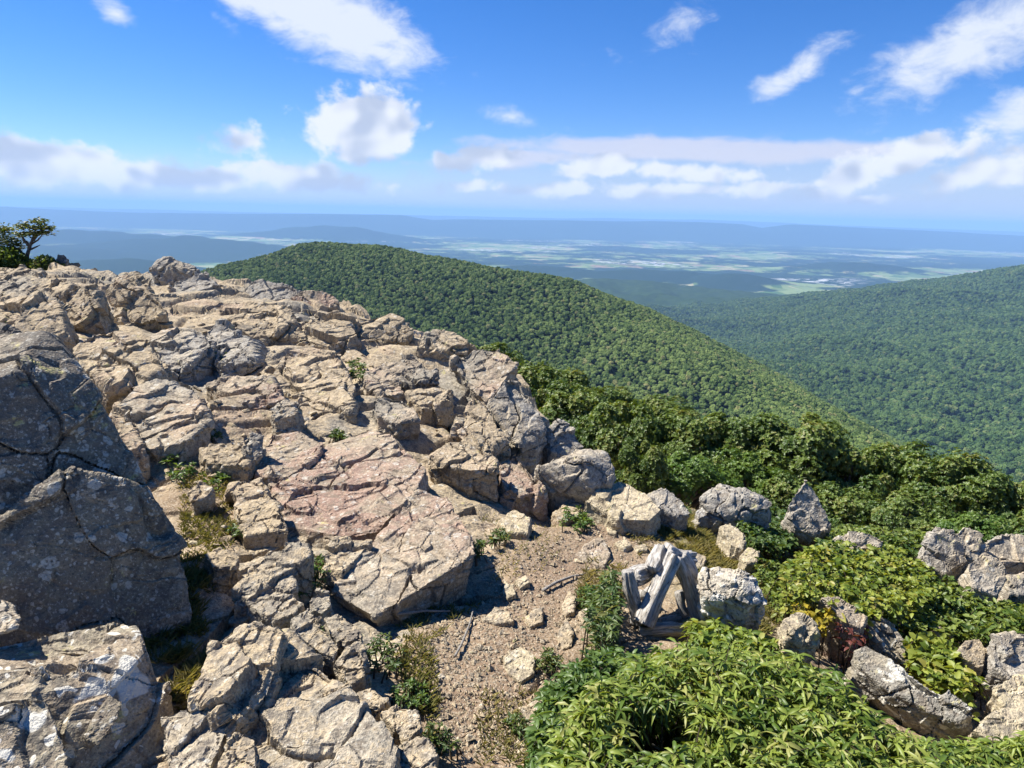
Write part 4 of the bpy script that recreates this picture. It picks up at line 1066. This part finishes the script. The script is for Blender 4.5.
shrub('round_leaf_shrub', 'low thicket of green leaves against the foot of the outcrop', [(886, 548), (922, 556), (950, 576), (975, 596), (950, 606), (915, 590), (890, 570)], .28, 300, 13, .046, .028, 'creeper', GB, droop=.25, shoot_len=.5)
shrub('fringe_plants', 'strip of low green plants at the foot of the trees by the outcrop top', [(815, 540), (840, 524), (900, 528), (935, 534), (925, 548), (880, 548), (830, 546)], .25, 240, 12, .05, .03, 'creeper', GB, 'plant', shoot_len=.5)
shrub('creeper', 'low spreading creeper in flat layers between the outcrop and the cracked rock', [(890, 610), (930, 592), (975, 598), (1020, 606), (1060, 600), (1060, 634), (1000, 632), (950, 634), (910, 628)], .22, 560, 13, .050, .027, 'creeper', GB, droop=.1, spread=.35)
shrub('creeper', 'small creeper trailing round the brown rounded rock', [(906, 640), (926, 632), (950, 640), (962, 664), (980, 676), (965, 690), (930, 676), (908, 664)], .22, 170, 12, .055, .034, 'lime', GB, droop=.15, spread=.3)
shrub('low_plant', 'yellowing plant above the purplish slab', [(796, 606), (812, 598), (830, 604), (834, 620), (816, 624), (800, 616)], .28, 46, 12, .045, .03, 'yellow', GB, 'plant')
shrub('low_plant', 'red leaved plant in front of the purplish slab', [(838, 620), (852, 612), (866, 622), (868, 638), (852, 642), (840, 634)], .26, 46, 12, .045, .024, 'red', GB, 'plant')
shrub('tall_weeds', 'upright dark weeds at the path side of the log stand', [(588, 610), (596, 588), (606, 570), (616, 568), (620, 590), (620, 626), (606, 640), (592, 630)], .26, 120, 16, .045, .013, 'weed', GB, 'plant', spread=.06, shoot_len=.34)
shrub('fringe_plants', 'light green plants spilling over the turf edge above the lime shrub', [(748, 556), (772, 556), (790, 572), (800, 600), (782, 610), (764, 588)], .12, 90, 12, .045, .02, 'creeper', GB, 'plant')
shrub('fringe_plants', 'leafy plants under the white crusted boulder', [(690, 618), (716, 622), (748, 632), (776, 640), (776, 656), (730, 650), (692, 636)], .16, 120, 13, .07, .022, 'bush', GB, 'plant', droop=.6)
shrub('fringe_plants', 'bushy green plants at the foot of the trees above the lime shrub', [(812, 545), (832, 532), (840, 548), (880, 548), (920, 545), (925, 560), (880, 566), (830, 560)], .3, 260, 13, .046, .028, 'shade', GB, 'plant', shoot_len=.5)

GW = 'green weeds growing in the cracks'
for lab, cx, cy_, w, hh, m in [('leafy weed clump in shade under the ledge step', 178, 465, 16, 11, 'darkbush'), ('rounded weed clump beside the square tan stone', 215, 476, 14, 11, 'darkbush'),
        ('tiny weed in the joint near the lichened boulder', 134, 452, 8, 7, 'darkbush'), ('small weed by the notched tan slab', 212, 434, 9, 6, 'weed'), ('dark weed in the hollow beside the plank slabs', 318, 568, 10, 18, 'darkbush'),
        ('grassy weed at the end of the plank slabs', 290, 592, 18, 8, 'weed'), ('weed on the ledge crack below the skyline hump', 357, 368, 9, 10, 'weed'), ('weed patch on the shattered grey slab', 220, 352, 9, 7, 'darkbush'),
        ('weed strip behind the orange stained slab', 402, 422, 14, 6, 'weed'), ('weed in the corner joint of the big flat slab', 416, 484, 9, 8, 'weed'), ('round weed tuft beside the yellow brink rock', 577, 516, 18, 12, 'darkbush'),
        ('weed between the path and the undercut slab', 500, 536, 9, 8, 'weed'), ('bright weed in the path edge under the rounded tan stone', 386, 650, 20, 18, 'weed'), ('broad weed clump beside the squat tan stone', 410, 694, 20, 14, 'darkbush'),
        ('tall leafy weed at the bottom edge by the path', 438, 742, 22, 22, 'weed'), ('low weed by the fin shaped tan stone', 588, 596, 14, 10, 'darkbush'), ('small sprout at the path edge of the dark bush', 548, 660, 14, 10, 'weed'),
        ('sprout beside the triangular slab corner', 476, 548, 10, 8, 'weed'), ('weed in the leaning rock hollow', 308, 632, 16, 10, 'weed'), ('tiny weed on the crusted rock', 212, 705, 8, 5, 'weed'),
        ('weed by the pale brink stone', 632, 506, 6, 5, 'weed'), ('mossy weed at the ledge edge of the photo', 4, 318, 12, 12, 'weed'), ('weed at the turf edge near the brink plants', 676, 510, 14, 6, 'weed'),
        ('weed low on the dirt path', 516, 722, 9, 8, 'weed'), ('weed between the red slab and the block', 338, 434, 6, 5, 'weed'), ('weed behind the wedge stone', 240, 530, 12, 6, 'weed')]:
    t = np.linspace(0, 6.28, 9)[:-1]
    d = np.linalg.norm(pix_ground(cx, cy_)) 
    s = d / FPX
    shrub('weed', lab, np.stack([cx + w * np.cos(t), cy_ + hh * np.sin(t)], 1), max(.05, .8 * hh * s), int(14 + w * .9), 10, max(.022, min(.05, 6 * s)), max(.008, 2.2 * s), m, GW, 'weed', spread=.3, shoot_len=.12, simple=True)

# ------------------------------------------------------------------ grass: nobody could count it
def grass():
    B, H = [], []
    for poly, n, h in [(TURF, 15000, .06), ([(640, 500), (700, 505), (740, 540), (690, 540)], 900, .05), ([(180, 470), (235, 480), (235, 540), (205, 600), (190, 650), (165, 690), (180, 560)], 4200, .05), ([(185, 560), (215, 590), (205, 650), (190, 700), (150, 710), (150, 640)], 2600, .07), ([(590, 560), (625, 570), (625, 600), (590, 620), (575, 600)], 1300, .06), ([(610, 520), (700, 500), (720, 545), (690, 570), (640, 560)], 3200, .05),
                       ([(395, 650), (430, 640), (440, 700), (430, 740), (405, 690)], 900, .05), ([(480, 690), (540, 690), (530, 768), (480, 768)], 500, .045), ([(400, 606), (470, 590), (480, 604), (430, 640), (400, 640)], 800, .045), ([(690, 500), (760, 500), (800, 560), (830, 600), (800, 610), (750, 545)], 1600, .07), ([(480, 500), (560, 500), (560, 560), (490, 590)], 500, .04)]:
        q = sample_poly(poly, n); d = rays(q[:, 0], q[:, 1]); z = np.full(n, -2.05)
        for _ in range(6):
            P = d * (z / d[:, 2])[:, None]; z = base_z(P[:, 0], P[:, 1]) * .7 + z * .3
        ok = fbm(P / .11, 2, 555) > -.12
        P = P[ok]; B.append(P); H.append(h * RNG.uniform(.5, 1.5, len(P)))
    P = np.concatenate(B); H = np.concatenate(H)
    P[:, 2] = rocky(P[:, :1], P[:, 1:2], base_z(P[:, :1], P[:, 1:2]))[0][:, 0] - .004
    n = len(P); a = RNG.uniform(0, 6.28, n)
    axis = np.stack([np.cos(a) * .75, np.sin(a) * .75, np.full(n, 1.0)], 1)
    up = np.stack([-np.sin(a), np.cos(a), np.zeros(n)], 1)
    o = leaves('grass', P, axis, np.cross(axis, up), H, .006, ML['grass'], None, .5, np.clip(.5 + .5 * fbm(P / .4, 2, 557), 0, 1), True)
    tag(o, kind='stuff')
grass()

# ------------------------------------------------------------------ the stand of weathered logs
def log_stand():
    Yb = float(pix_ground(664, 626)[1])
    c = at_y(664, 628, Yb); c[2] = base_z(np.array([c[0]]), np.array([c[1]]))[0]
    root = empty('log_stand', c); tag(root, 'silver grey weathered logs leaning together as a low tripod stand beside the bush', 'log stand')
    k = Yb / FPX
    def lg(name, a, b, wa, wb, label=None, seg=36, m=40, gr=.42):
        A, Bq = at_y(*a) - c, at_y(*b) - c
        t = np.linspace(0, 1, m)[:, None]; side = np.array([.5, .3, .4])
        pts = A * (1 - t) + Bq * t + side * np.sin(t * 5 + wa) * .012
        o = tubes(name, [(pts, np.linspace(wa, wb, m) * k / 2 * 1.3 * (1 + .08 * np.sin(np.linspace(0, 7, m) + wb)))], MB_LOG, root, seg, gr)
        if label: o['label'] = label
    lg('log', (644, 624, Yb - .06), (673, 556, Yb + .10), 16, 14, 'thick pale log leaning up to the peak')
    lg('log', (628, 570, Yb + .02), (637, 624, Yb - .02), 10, 12, 'upright pale post at the end of the stand')
    lg('log', (702, 616, Yb + .08), (678, 556, Yb + .14), 17, 15, 'dark log propping the peak from the shaded side')
    lg('log', (632, 579, Yb + .05), (666, 563, Yb + .30), 15, 13, 'log with a sawn end pointing at the viewer')
    lg('log', (652, 572, Yb + .06), (662, 548, Yb + .16), 14, 12, 'short cut stump wedged at the peak')
    lg('log', (664, 553, Yb + .12), (690, 560, Yb + .20), 15, 13, 'short log across the peak')
    lg('log', (640, 631, Yb - .06), (686, 630, Yb - .04), 11, 10, 'log lying on the ground at the foot of the stand')
    lg('slat', (678, 592, Yb + .14), (686, 616, Yb + .10), 8, 7, 'pale weathered slat leaning inside the stand', 14, 12)
    lg('slat', (662, 622, Yb + .02), (682, 617, Yb + .06), 6, 4, 'thin pale splinter lying inside the stand', 14, 12)
    lg('slat', (640, 597, Yb + .14), (650, 590, Yb + .2), 8, 7, 'ochre chip of wood behind the leaning log', 14, 12)
log_stand()
# roots and sticks on the path
def stick(label, pts, w, dz=.015):
    P = np.array([pix_ground(a, b, dz) for a, b in pts]); c = P[0].copy()
    t = np.linspace(0, 1, 24); k = np.linspace(0, 1, len(P))
    Q = np.stack([np.interp(t, k, P[:, j]) for j in range(3)], 1); Q[1:-1] = (Q[:-2] + Q[1:-1] * 2 + Q[2:]) / 4
    Q[:, 2] = base_z(Q[:, 0], Q[:, 1]) + dz + .01
    o = tubes('root', [(Q - c, np.linspace(w, w * .6, 24) * np.linalg.norm(c) / FPX / 2)], MB_LOG, None, 10, .2); o.location = c
    tag(o, label, 'root', 'roots and sticks on the path')
stick('long pale root running over the dirt towards the brink', [(543, 592), (556, 584), (572, 578), (584, 576)], 3.4, .004)
stick('thin pale stick lying in the dirt below the triangular slab', [(455, 658), (462, 645), (470, 625), (473, 612)], 2.6, .004)
stick('straight bleached root along the foot of the triangular slab', [(398, 616), (425, 613), (450, 613)], 2.6, .004)
stick('bare twig arching out of the dark hollow in the bush', [(640, 742), (660, 752), (684, 766)], 3, .3)

# ------------------------------------------------------------------ trees below the brink
def tree_mesh(seed, n_ros, leaf, mat, flat=.8):
    r = np.random.default_rng(seed)
    # lobes on a rough dome
    nl = 44; d = r.normal(size=(nl, 3)); d = unit(d); d[:, 2] = np.abs(d[:, 2]) * 1.25 - .45; d = unit(d)
    cen = d * r.uniform(.45, .85, (nl, 1)) * np.array([1, 1, flat]); rad = r.uniform(.14, .30, nl)
    li = r.integers(nl, size=n_ros); q = unit(r.normal(size=(n_ros, 3)) + np.array([0, 0, .5]))
    P = cen[li] + q * (rad[li] * r.uniform(.72, 1.08, n_ros))[:, None]
    out = unit(q + .5 * unit(P) + [0, 0, .35] + r.normal(0, .25, (n_ros, 3)))
    k = 6
    a = np.arange(k)[None] * (2 * np.pi / k) + r.uniform(0, 6.3, (n_ros, 1)) + r.normal(0, .2, (n_ros, k))
    s = unit(np.cross(out, [.3, .2, .9])); t = np.cross(out, s)
    ax = np.cos(a)[..., None] * s[:, None] + np.sin(a)[..., None] * t[:, None] + out[:, None] * r.uniform(.1, .7, (n_ros, k, 1))
    base = np.repeat(P[:, None], k, 1).reshape(-1, 3)
    rn = np.repeat(np.clip(.35 * r.normal(size=nl)[li] * .6 + .5 + r.normal(0, .12, n_ros), 0, 1), k)
    o = leaves('crown', base, ax.reshape(-1, 3), np.repeat(out, k, 0), leaf * r.uniform(.7, 1.25, n_ros * k), leaf * .55, ML[mat], None, .05, rn, True)
    paths = [([(0, 0, -3.2), (.05, .02, -1.8), (0, .05, -.6), (.05, 0, .3)], [.065, .055, .045, .02])]
    for i in range(0, nl, 2):
        paths.append(([(0, .02, -1.2 + .8 * r.random()), cen[i] * .5 + [0, 0, -.25], cen[i]], [.05, .03, .012]))
    tr = tubes('trunk', paths, MB_TRUNK, None, 7)
    return o, tr
TV = [tree_mesh(50 + k, 3600, .060, ['oak', 'oak', 'ash', 'oak'][k], [.85, .7, .75, .9][k]) for k in range(4)]
for a, b in TV: COL.objects.unlink(a); COL.objects.unlink(b)
GT_ = 'trees just below the brink'
TREES = [(530, 394, 84, 62, 19, 0, 'dark tree crown emerging beside the tall cliff block'), (578, 414, 96, 62, 17, 1, 'tree crown above and behind the rounded boulder'), (622, 436, 92, 74, 13.5, 0, 'dark crown between the rounded boulder and the broad yellow rock'),
         (662, 440, 84, 60, 14, 3, 'crown peeping over the row in line with the low grey rock'), (702, 446, 96, 66, 13, 0, 'full crown directly above the low grey lichened rock'), (748, 446, 104, 66, 13, 1, 'wide crown rising above the deep green shrub'),
         (798, 452, 112, 72, 12.5, 3, 'tall crown straight above the pointed rock'), (846, 478, 96, 74, 12, 0, 'crown next along the row past the pointed rock'), (903, 480, 104, 74, 12, 1, 'rounded crown with a bright top above the outcrop'),
         (958, 496, 104, 76, 11, 3, 'crown over the peaked pale block of the outcrop'), (1014, 512, 100, 76, 10.5, 0, 'crown cut by the photo edge behind the outcrop'), (688, 474, 96, 54, 10.2, 2, 'fresh green low crown just behind the low grey lichened rock'),
         (742, 480, 90, 58, 10.6, 2, 'fresh green low crown between the low grey rock and the pointed rock'), (846, 512, 90, 52, 9.6, 1, 'low dark crown behind the long low rock'), (904, 516, 84, 54, 9.2, 0, 'low dark crown touching the top of the outcrop'),
         (642, 472, 60, 58, 9.6, 3, 'narrow crown squeezed behind the broad yellow rock'), (968, 530, 80, 46, 8.6, 2, 'low green crown wedged against the peaked pale block'), (1052, 534, 90, 60, 8.8, 1, 'crown half outside the photo past the outcrop'),
         (484, 366, 74, 46, 27, 0, 'far crown showing past the steep pinkish slab'), (560, 392, 70, 40, 24, 3, 'far crown above the dark tree beside the cliff block'), (606, 404, 70, 36, 22, 1, 'far crown over the tree behind the rounded boulder'), (660, 414, 70, 34, 20, 0, 'far crown between two nearer crowns of the row'), (792, 500, 80, 50, 10, 1, 'low crown hidden in part by the pointed rock')]
for i, (px, py, w, h, Y, k, lab) in enumerate(TREES):
    py += .10 * h; h *= 1.22
    c = at_y(px, py, Y); s = Y / FPX
    o = empty('tree', (c[0], c[1], c[2])); tag(o, lab, 'tree', GT_)
    o.scale = (w * s / 1.75, w * s / 1.75, h * s / 1.45); o.rotation_euler.z = RNG.uniform(0, 6.28)
    for src in TV[k]:
        q = src.copy(); COL.objects.link(q); q.parent = o

# the small crooked tree and bushes at the far end of the ledge
def crooked():
    Y = 11.6; s = Y / FPX
    c = at_y(29, 268, Y)
    root = empty('crooked_tree', c); tag(root, 'small crooked tree with flat layered branches on the far end of the ledge', 'tree')
    def W(px, py, dy=0): return at_y(px, py, Y + dy) - c
    J = lambda *q: [W(*a) for a in q]
    tubes('trunk', [(J((29, 270), (27, 256), (30, 246), (33, 238), (36, 228)), [.035, .03, .025, .018, .01]), (J((30, 247), (24, 240), (20, 232)), [.03, .02, .01]), (J((33, 240), (40, 232), (48, 227)), [.025, .018, .008]),
                    (J((29, 250), (36, 247), (40, 245)), [.02, .012, .005]), (J((31, 244), (38, 240), (43, 234, -.3)), [.02, .012, .006]), (J((27, 257), (18, 250), (8, 244)), [.03, .02, .01])], MB_TRUNK, root, 7)
    B, AX, UP = [], [], []
    for px, py, w, h, n in [(38, 222, 8, 2.6, 110), (46, 228, 7, 2.6, 110), (33, 228, 10, 3, 130), (24, 226, 6, 3, 120), (22, 234, 9, 3, 120), (36, 234, 9, 2.2, 80), (12, 240, 10, 5, 200), (44, 233, 6, 2.5, 90), (2, 230, 10, 5, 200), (-8, 240, 14, 10, 380), (14, 247, 9, 4, 160)]:
        q = RNG.normal(size=(n, 3)) * np.array([w, w, h]) * s * .52 + W(px, py, 0)
        B.append(q); a = RNG.uniform(0, 6.28, n); AX.append(np.stack([np.cos(a), np.sin(a), RNG.normal(.1, .3, n)], 1)); UP.append(np.stack([RNG.normal(0, .4, n), RNG.normal(0, .4, n), np.ones(n)], 1))
    leaves('crown', np.concatenate(B), np.concatenate(AX), np.concatenate(UP), .07, .035, ML['pine'], root, .1, None, True)
    def blob_bush(label, blobs, mat):
        c2 = at_y(blobs[0][0], blobs[0][1] + blobs[0][3], Y - .2); r2 = empty('low_bush', c2); tag(r2, label, 'shrub', 'bushes under the crooked tree')
        B, st = [], []
        for px, py, w, h, n in blobs:
            q = unit(RNG.normal(size=(n, 3))) * RNG.uniform(.6, 1.05, (n, 1)) * np.array([w, w, h]) * s + at_y(px, py, Y - .2) - c2; B.append(q)
            st += [([(0, 0, -.1), q[i] * .5 + [0, 0, .05], q[i]], [.012, .008, .003]) for i in range(0, n, 40)]
        B = np.concatenate(B); n = len(B)
        leaves('foliage', B, RNG.normal(size=(n, 3)) + [0, -.2, .3], RNG.normal(size=(n, 3)) + [0, 0, 1.2], .075, .045, ML[mat], r2, .1, None, True)
        tubes('stems', st, MB_TWIG, r2, 5)
    blob_bush('dark bush hugging the rock under the crooked tree', [(6, 258, 15, 9, 700), (-16, 256, 16, 12, 700), (20, 264, 12, 7, 450)], 'shade')
    blob_bush('olive bush between the crooked tree and the dark skyline rocks', [(46, 266, 11, 8, 600), (56, 269, 7, 6, 300)], 'weed')
crooked()

# ------------------------------------------------------------------ the air
def air():
    bm = bmesh.new()
    bmesh.ops.create_cube(bm, size=1.0)
    x0, x1, y0, y1, z0, z1 = -90000, 90000, -3000, 80000, -760, 260
    for v in bm.verts: v.co = (x0 if v.co.x < 0 else x1, y0 if v.co.y < 0 else y1, z0 if v.co.z < 0 else z1)
    me = bpy.data.meshes.new('haze'); bm.to_mesh(me); bm.free()
    m, nt, out = new_mat('haze')
    pv = nt.node('ShaderNodeVolumePrincipled')
    pv.inputs['Color'].default_value = HAZE_COLOR
    pv.inputs['Density'].default_value = HAZE_DENSITY
    pv.inputs['Anisotropy'].default_value = 0.0
    nt.l.new(pv.outputs[0], out.inputs['Volume'])
    tag(link('haze', me, m), kind='stuff')
air()
